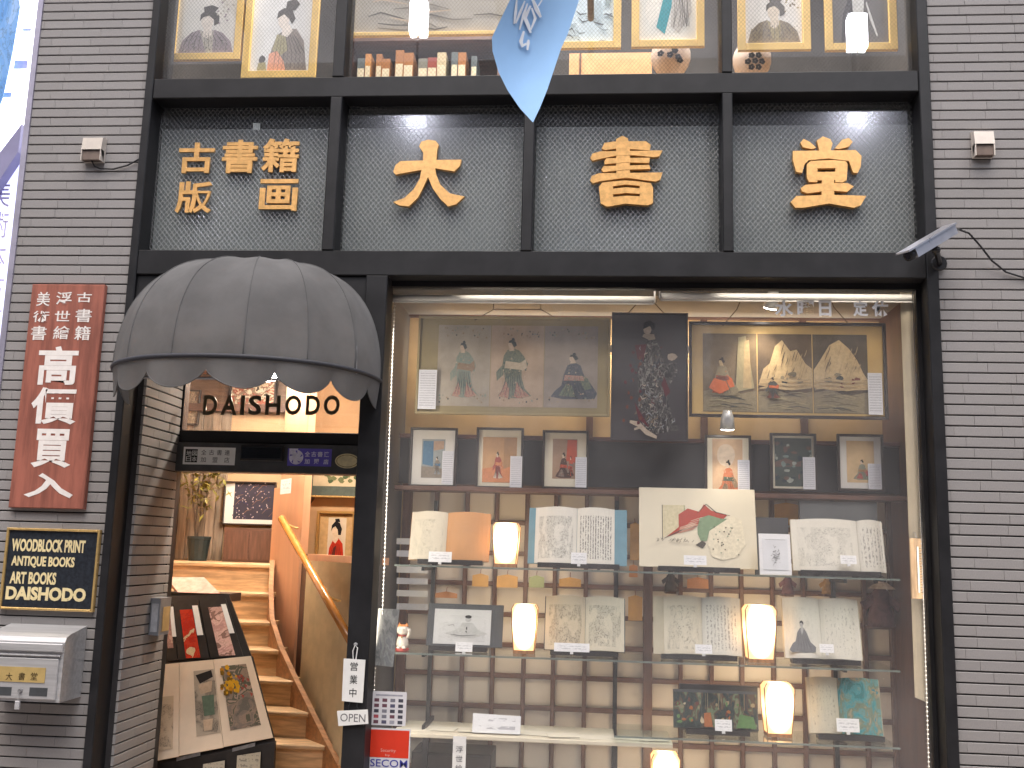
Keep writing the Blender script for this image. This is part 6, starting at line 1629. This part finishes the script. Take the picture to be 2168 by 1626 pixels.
# beige cable covers
def cover(px, lab, side):
    x0, x1, z0, z1 = RX(*px, -.04)
    t = T('cable_cover', lab, 'cable cover', ((x0 + x1) / 2, 0, z0))
    BE = mat('beige_plastic_' + side, (.50, .45, .40) if side == 'l' else (.62, .56, .50), .5, 0, .08, 15)
    zm = z0 + (z1 - z0) * .42
    MB().add([(x0, WY, z0), (x1, WY, z0), (x1, WY, z1), (x0, WY, z1), (x0, -.055, zm), (x1, -.055, zm), (x1, -.045, z1 - .012), (x0, -.045, z1 - .012), (x0, -.018, z0), (x1, -.018, z0)],
             [(3, 2, 6, 7), (7, 6, 5, 4), (0, 3, 7, 4, 8), (1, 9, 5, 6, 2), (0, 1, 2, 3), (0, 8, 9, 1)]).build('hood', BE, t)
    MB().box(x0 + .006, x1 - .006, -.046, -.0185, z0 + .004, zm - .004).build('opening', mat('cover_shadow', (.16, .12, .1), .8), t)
    for s in (0, 1): MB().box((x0 if s == 0 else x1 - .005), (x0 + .005 if s == 0 else x1), -.054, -.0182, z0 - .001, zm + .002).build('cheek', BE, t)
    return t
cover((175, 288, 217, 340), 'beige plastic cable cover on the tiled wall above the red board', 'l')
cover((2062, 274, 2104, 330), 'cream plastic cable cover on the tiled wall above the silver camera', 'r')
cb1 = [P(194, 340, -.03), P(200, 352, -.02), P(212, 357, -.012), P(240, 358, -.010), P(270, 350, -.010), P(300, 334, -.012)]
tag(MB().tube(cb1, .0045, 6).build('cable', BLACK), 'thin dark cable sagging from the beige cable cover to the post', 'cable')
# small metal box in the recess
xw_ = XJ + .0135
ya = .42; z0, z1 = P(305, 1345, ya).z, P(305, 1265, ya).z
ib = T('intercom_box', 'small metal box with yellow label on the recess side wall', 'box', (xw_, ya, z0))
MB().bbox(xw_, xw_ + .055, ya - .01, ya + .13, z0, z1, .003).build('housing', mat('grey_box_metal', (.24, .26, .29), .4, .4, .1, 15), ib)
MB().box(xw_ + .0555, xw_ + .057, ya + .03, ya + .12, z0 + .02, z1 - .05).build('label', mat('yellow_label', (.45, .32, .14), .6), ib)
MB().box(xw_ + .01, xw_ + .046, ya - .0125, ya - .0105, z0 + .02, z1 - .03).build('face_plate', mat('pale_face', (.42, .44, .48), .4), ib)
# warm recess strip lamp glow by the post head
# ------------------------------------------------------------------ right wall: security camera and cable
A, B = P(1925, 541, -.30), P(2014, 488, -.10)
d = (B - A).normalized()
scam = T('security_camera', 'long silver security camera on a black bracket beside the window', 'camera', P(1985, 560, -.05))
side = d.cross(Vector((0, 0, 1))).normalized(); upv = side.cross(d)
def cbox(a, b, w, h, o=Vector((0, 0, 0))):
    vs = []
    for q in (a, b):
        for sx_, su in ((-1, -1), (1, -1), (1, 1), (-1, 1)): vs.append(q + o + side * sx_ * w + upv * su * h)
    return MB().add(vs, [(0, 1, 2, 3), (7, 6, 5, 4), (0, 4, 5, 1), (1, 5, 6, 2), (2, 6, 7, 3), (3, 7, 4, 0)])
cbox(A + d * .02, B, .030, .022).build('body', mat('camera_silver', (.42, .42, .46), .3, .6, .08, 15), scam)
cbox(A - d * .04, B + d * .005, .037, .004, upv * .028).build('sun_shield', mat('camera_silver', (.42, .42, .46)), scam)
MB().tube([A - d * .012, A + d * .03], [.024, .026], 14).build('lens_barrel', BLACK, scam, smooth=True)
MB().tube([A - d * .0135, A - d * .0125], [.016, .016], 14).build('lens', mat('lens_glass', (.01, .01, .02), .05), scam)
bp_ = P(1985, 560, WY)
bp_.x = max(bp_.x, XPR + .02)
mid = A.lerp(B, .55)
MB().tube([mid - upv * .022, mid - upv * .05, bp_ + Vector((0, -.03, -.0)), bp_ + Vector((0, -.012, 0))], .014, 8).build('bracket_arm', BLACK, scam)
MB().tube([bp_ + Vector((0, -.03, 0)), bp_ + Vector((0, FY0 - .0005, 0))], [.034, .04], 14).build('wall_plate', BLACK, scam)
MB().lathe([(0, -.02), (.018, -.012), (.022, 0), (.018, .012), (0, .02)], mid - upv * .045, 10).build('swivel', BLACK, scam, smooth=True)
cc = [B, P(2030, 486, -.09), P(2052, 494, -.07), P(2075, 520, -.05), P(2100, 552, -.03), P(2130, 576, -.012), P(2168, 588, -.008), P(2230, 596, -.008), P(2330, 600, -.008)]
tag(MB().tube(cc, .0048, 6).build('cable', BLACK), 'black cable looping from the silver camera across the tiled wall', 'cable')

# ------------------------------------------------------------------ stickers and signs at the window's lower left
wy = .117
t, r = sticker('white card sticker with rows of small payment marks on the pane', (786, 1464, 860, 1536), wy, mat('pay_white', (.64, .63, .66), .5, 0, .03, 20), name='window_sticker')
g = random.Random(8)
x0, x1, z0, z1 = r
for i in range(4):
    for j in range(5):
        cx = x0 + (x1 - x0) * (.15 + .23 * i); cz = z0 + (z1 - z0) * (.1 + .16 * j); w = .012; h = .008
        MB().box(cx - w, cx + w, wy - .0018, wy - .0013, cz - h, cz + h).build('payment_mark', ink(g.choice(('7a7a84', '6a4a54', 'a05058', '4a4a54', '9a9aa4', '55556a'))), t)
MB().box(x0 + .02, x1 - .02, wy - .0018, wy - .0013, z1 - .022, z1 - .014).build('title_line', ink('9a9aa4'), t)
t, r = sticker('red and white security sticker lettered SECOM on the pane', (781, 1542, 868, 1632), wy, mat('sec_white', (.62, .62, .66), .45, 0, .03, 20), name='window_sticker')
x0, x1, z0, z1 = r; zr = P(824, 1604, wy).z
MB().box(x0 + .006, x1 - .006, wy - .002, wy - .0013, zr, z1 - .008).build('red_field', mat('sec_red', (.62, .035, .012), .45, 0, .04, 15), t)
text_part(t, 'lettering', 'SECOM', (x0 + .01, x1 - .01, P(824, 1624, wy).z, P(824, 1608, wy).z), wy - .0014, mat('sec_blue', (.045, .05, .30), .45), .0008, .008)
for s_t, px in (('Security', (806, 1585, 838, 1594)), ('by', (816, 1596, 826, 1602))): text_part(t, 'lettering', s_t, RX(*px, wy), wy - .0021, mat('sec_pink', (.7, .35, .3), .5), .0004)
# OPEN sign on the post
os_ = T('open_sign', 'white two-part OPEN sign 営業中 hanging on the dark post', 'sign', P(750, 1535, FY0 - .01))
yo = FY0 - .012
def plate(pts, nm):
    m = MB().prism([(lambda p_: (p_.x, p_.z))(P(a, b, yo)) for a, b in pts], yo - .004, yo); return m.build(nm, mat('sign_plate_white', (.72, .72, .70), .5, 0, .04, 15), os_)
p1 = plate([(728, 1394), (774, 1397), (768, 1488), (724, 1484)], 'plate'); p2 = plate([(714, 1505), (779, 1502), (780, 1532), (717, 1537)], 'plate')
for ch, px in (('営', (742, 1402, 758, 1420)), ('業', (741, 1429, 757, 1448)), ('中', (740, 1457, 755, 1476))): text_part(p1, 'character', ch, RX(*px, yo), yo - .0041, ink('3a3a3c'), .0008, .005)
text_part(p2, 'lettering', 'OPEN', RX(721, 1511, 774, 1528, yo), yo - .0041, ink('6a6a6c'), .0008)
h0 = P(753, 1358, yo)
MB().tube([P(748, 1402, yo), P(747, 1378, yo - .004), P(752, 1366, yo - .006), P(757, 1372, yo - .004), P(753, 1400, yo)], .003, 5).build('cord', WHITE, os_)
MB().lathe([(0, -.008), (.010, -.004), (.010, .004), (0, .009)], P(753, 1364, yo + .002), 10).build('suction_hook', STEEL, os_)
for a, b in (((742, 1486), (738, 1506)), ((756, 1487), (760, 1504))): MB().tube([P(*a, yo), P((a[0] + b[0]) / 2 - 2, (a[1] + b[1]) / 2, yo - .004), P(*b, yo)], .0025, 5).build('link', BLACK, os_)

# ------------------------------------------------------------------ blue street banner
bn = T('street_banner', 'light blue pointed street banner with white brush characters hanging before the panes', 'banner', P(1128, 256, -1.5))
BZ = (720, 0); BS = 4.169
lft = [(1990, -1400), (1760, -560), (1500, 0), (1340, 330), (1345, 450), (1400, 640), (1480, 800), (1590, 960), (1700, 1078)]
rgt = [(2420, -1400), (2270, -560), (2110, 0), (2010, 300), (1950, 430), (1880, 640), (1830, 790), (1765, 950), (1704, 1079)]
def byd(px, py): return -1.5 + .05 * math.sin((px - 1100) * .018 + py * .006) + .03 * math.sin(py * .013)
def lerp_l(L_, v):
    q = v * (len(L_) - 1); i = min(int(q), len(L_) - 2); f_ = q - i
    return (L_[i][0] * (1 - f_) + L_[i + 1][0] * f_, L_[i][1] * (1 - f_) + L_[i + 1][1] * f_)
def bpt(u, v, o=0):
    a, b = lerp_l(lft, v), lerp_l(rgt, v); x = a[0] * (1 - u) + b[0] * u; y = a[1] * (1 - u) + b[1] * u
    px, py = BZ[0] + x / BS, BZ[1] + y / BS
    return P(px, py, byd(px, py) + o)
BLUE = mat('banner_blue', (.27, .47, .76), .8, 0, .06, 3)
m = MB().grid(lambda u, v: bpt(u, v), 10, 48); m.grid(lambda u, v: bpt(1 - u, v, .003), 10, 48)
m.build('cloth', BLUE, bn, smooth=True)
m = MB()
for i, (pts, w) in enumerate((([(1560, -10), (1550, 110), (1537, 210)], 9), ([(1630, 10), (1590, 110), (1550, 205)], 9), ([(1655, 30), (1620, 130), (1584, 262)], 9), ([(1682, 50), (1632, 155), (1660, 225), (1682, 290)], 12), ([(1692, 70), (1724, 160), (1684, 262)], 9),
                              ([(1698, -10), (1735, 80), (1772, 152)], 14), ([(1782, 0), (1748, 55)], 9), ([(1622, 275), (1597, 365), (1610, 405), (1645, 385)], 12), ([(1664, 350), (1660, 380), (1654, 442)], 10), ([(1570, -300), (1640, -120), (1600, -40)], 12), ([(1820, -260), (1760, -140), (1700, -60)], 12))):
    vs = []
    for a, b in stroke(pts, w * 1.45):
        px, py = BZ[0] + a / BS, BZ[1] + b / BS; vs.append(P(px, py, byd(px, py) - .004 - .0006 * i))
    m.add(vs, [list(range(len(vs)))])
m.build('brush_character', mat('banner_white', (.72, .75, .80), .8, 0, .04, 20), bn)
tl, tr = bpt(0, 0), bpt(1, 0)
MB().tube([(tl.x - .05, tl.y, tl.z + .01), (tr.x + .05, tr.y, tr.z + .01)], .012, 8).build('top_rod', STEEL_D, bn)
MB().tube([((tl.x + tr.x) / 2, tl.y - .03, tl.z + .03), ((tl.x + tr.x) / 2, .016, tl.z + .1)], .018, 8).build('pole', STEEL_D, bn)

# ------------------------------------------------------------------ neighbour at the left edge
nbx = XL0 - .034
nb_ = T('neighbour_building', 'overexposed white neighbouring shopfront beyond the left tiled wall', 'building', (nbx - 1.5, .6, 0))
MB().box(nbx - 4, nbx - .001, .6, 1.6, 0, 7).build('wall', mat('neighbour_white', (.8, .8, .82), .7, 0, .04, 3), nb_)
MB().box(nbx - 4, nbx - .001, .55, .5995, 2.2, 2.4).build('band', STEEL_D, nb_)
lb = T('lit_sign_box', 'glowing white backlit sign box beyond the left wall', 'sign', P(20, 400, .5))
a = P(-420, 200, .45).x; b = nbx - .012
zt0_, zt1_ = P(30, 330, .45).z, P(30, -260, .45).z
MB().box(a, b, .45, .48, zt0_, zt1_).build('face', glow('backlit_white', (.97, .96, 1), 1.5), lb)
MB().box(a - .01, b + .01, .4805, .599, zt0_, zt1_).build('case', STEEL_D, lb)
m = MB()
for q in ((30, 128, 58, 146), (48, 60, 66, 66), (8, 196, 24, 206)):
    x0, x1, z0, z1 = RX(*q, .449); m.box(x0, x1, .4485, .4495, z0, z1)
    mk_ = m.build('faint_mark', mat('faint_lilac', (.45, .42, .6), .6), lb); m = MB()
bb = T('side_banner', 'blue patterned banner at the far edge beyond the left wall', 'banner', P(10, 200, .36))
m = MB().prism([(lambda p_: (p_.x, p_.z))(P(a_, b_, .36)) for a_, b_ in ((-160, -200), (34, -40), (42, 14), (26, 110), (6, 205), (-30, 300), (-160, 220))], .36, .366)
m.build('cloth', blotch_mat('blue_banner_cloth', ('6a9cd8', '78a8e0', '84b0e4', '9cc0ec', '6a86c0', 'a8aed0'), 2.2, 4), bb)
p = P(-60, -100, .36); MB().tube([(p.x, .363, p.z + .2), (p.x, .363, p.z + 1.2), (p.x, .599, p.z + 1.25)], .01, 6).build('pole', STEEL_D, bb)
ev = T('eave_beam', 'dark slanted beam above the pale neighbouring sign', 'beam', P(20, 340, .4))
MB().slab([P(-60, 400, .37), P(46, 262, .37), P(38, 322, .37), P(-60, 470, .37)], .07).build('beam', mat('eave_indigo', (.26, .25, .40), .6, 0, .1, 6), ev)
ps_ = T('vertical_sign', 'pale lilac vertical shop sign with faded violet characters at the left edge', 'sign', P(10, 620, .45))
x0 = P(-90, 600, .45).x
zs0, zs1 = P(10, 1000, .45).z, zt0_ - .01
MB().box(x0, b, .45, .50, zs0, zs1).build('face', glow('backlit_lilac', (.66, .68, .96), .7), ps_)
MB().box(x0, b, .5005, .599, zs0, zs1).build('case', STEEL_D, ps_)
for k, ch in enumerate('美術本古書'):
    text_part(ps_, 'character', ch, RX(-16 - 5 * k, 382 + 66 * k, 22 - 5 * k, 438 + 66 * k, .45), .4495, mat('violet_ink', (.55, .5, .75), .6), .001)

# ------------------------------------------------------------------ arcade lamps behind the viewer (mirrored in the upper panes)
def arcade_lamp(px, py, px2, py2, lab):
    t = None
    for (u, v, yy, dz) in ((px, py, GY - .03, .17), (px2, py2, GY, .15)):
        g_ = P(u, v, yy); d_ = (g_ - EYE); dd = (yy + 4.2) / d_.y
        c_ = Vector((g_.x + d_.x * dd, -4.2, g_.z + d_.z * dd))
        if t is None: t = T('arcade_lamp', lab, 'lamp', (c_.x, c_.y, c_.z - .18), 'arcade lamps'); top_ = c_; c_.x = c_.x
        else: c_.x = top_.x
        MB().box(c_.x - .085, c_.x + .085, c_.y - .07, c_.y + .07, c_.z - dz, c_.z + dz).build('shade', glow('arcade_lamp_white', (.93, .94, 1), 60), t)
        MB().box(c_.x - .1, c_.x + .1, c_.y - .085, c_.y + .085, c_.z + dz + .0005, c_.z + dz + .03).build('cap', STEEL_D, t)
        if c_ is not top_: MB().tube([(c_.x, c_.y, c_.z + dz + .03), (c_.x, c_.y, top_.z - .171)], .012, 6).build('stem', STEEL_D, t)
    MB().tube([(top_.x, top_.y, top_.z + .2), (top_.x, top_.y, 10.2)], .012, 6).build('stem', STEEL_D, t)
arcade_lamp(887, 40, 892, 236, 'white box lamp hanging in the arcade, mirrored in the panes')
arcade_lamp(1814, 70, 1775, 236, 'white box lamp hanging in the arcade, mirrored in the panes')
for k, x in enumerate((-6, -1.6, 2.6, 7)):
    o = MB().box(x - .08, x + .08, -10.99, .0, 10.2, 10.45).build('arcade_rafter', STEEL_D); tag(o, 'steel rafter spanning the arcade high overhead', 'rafter', 'arcade rafters')
for k, x in enumerate((-6, -1.6, 2.6, 7)):
    o = MB().box(x - .1, x + .1, -10.79, -10.59, .004, 10.199).build('arcade_column', STEEL_D); tag(o, 'steel column carrying the arcade rafters before the opposite building', 'column', 'arcade columns')
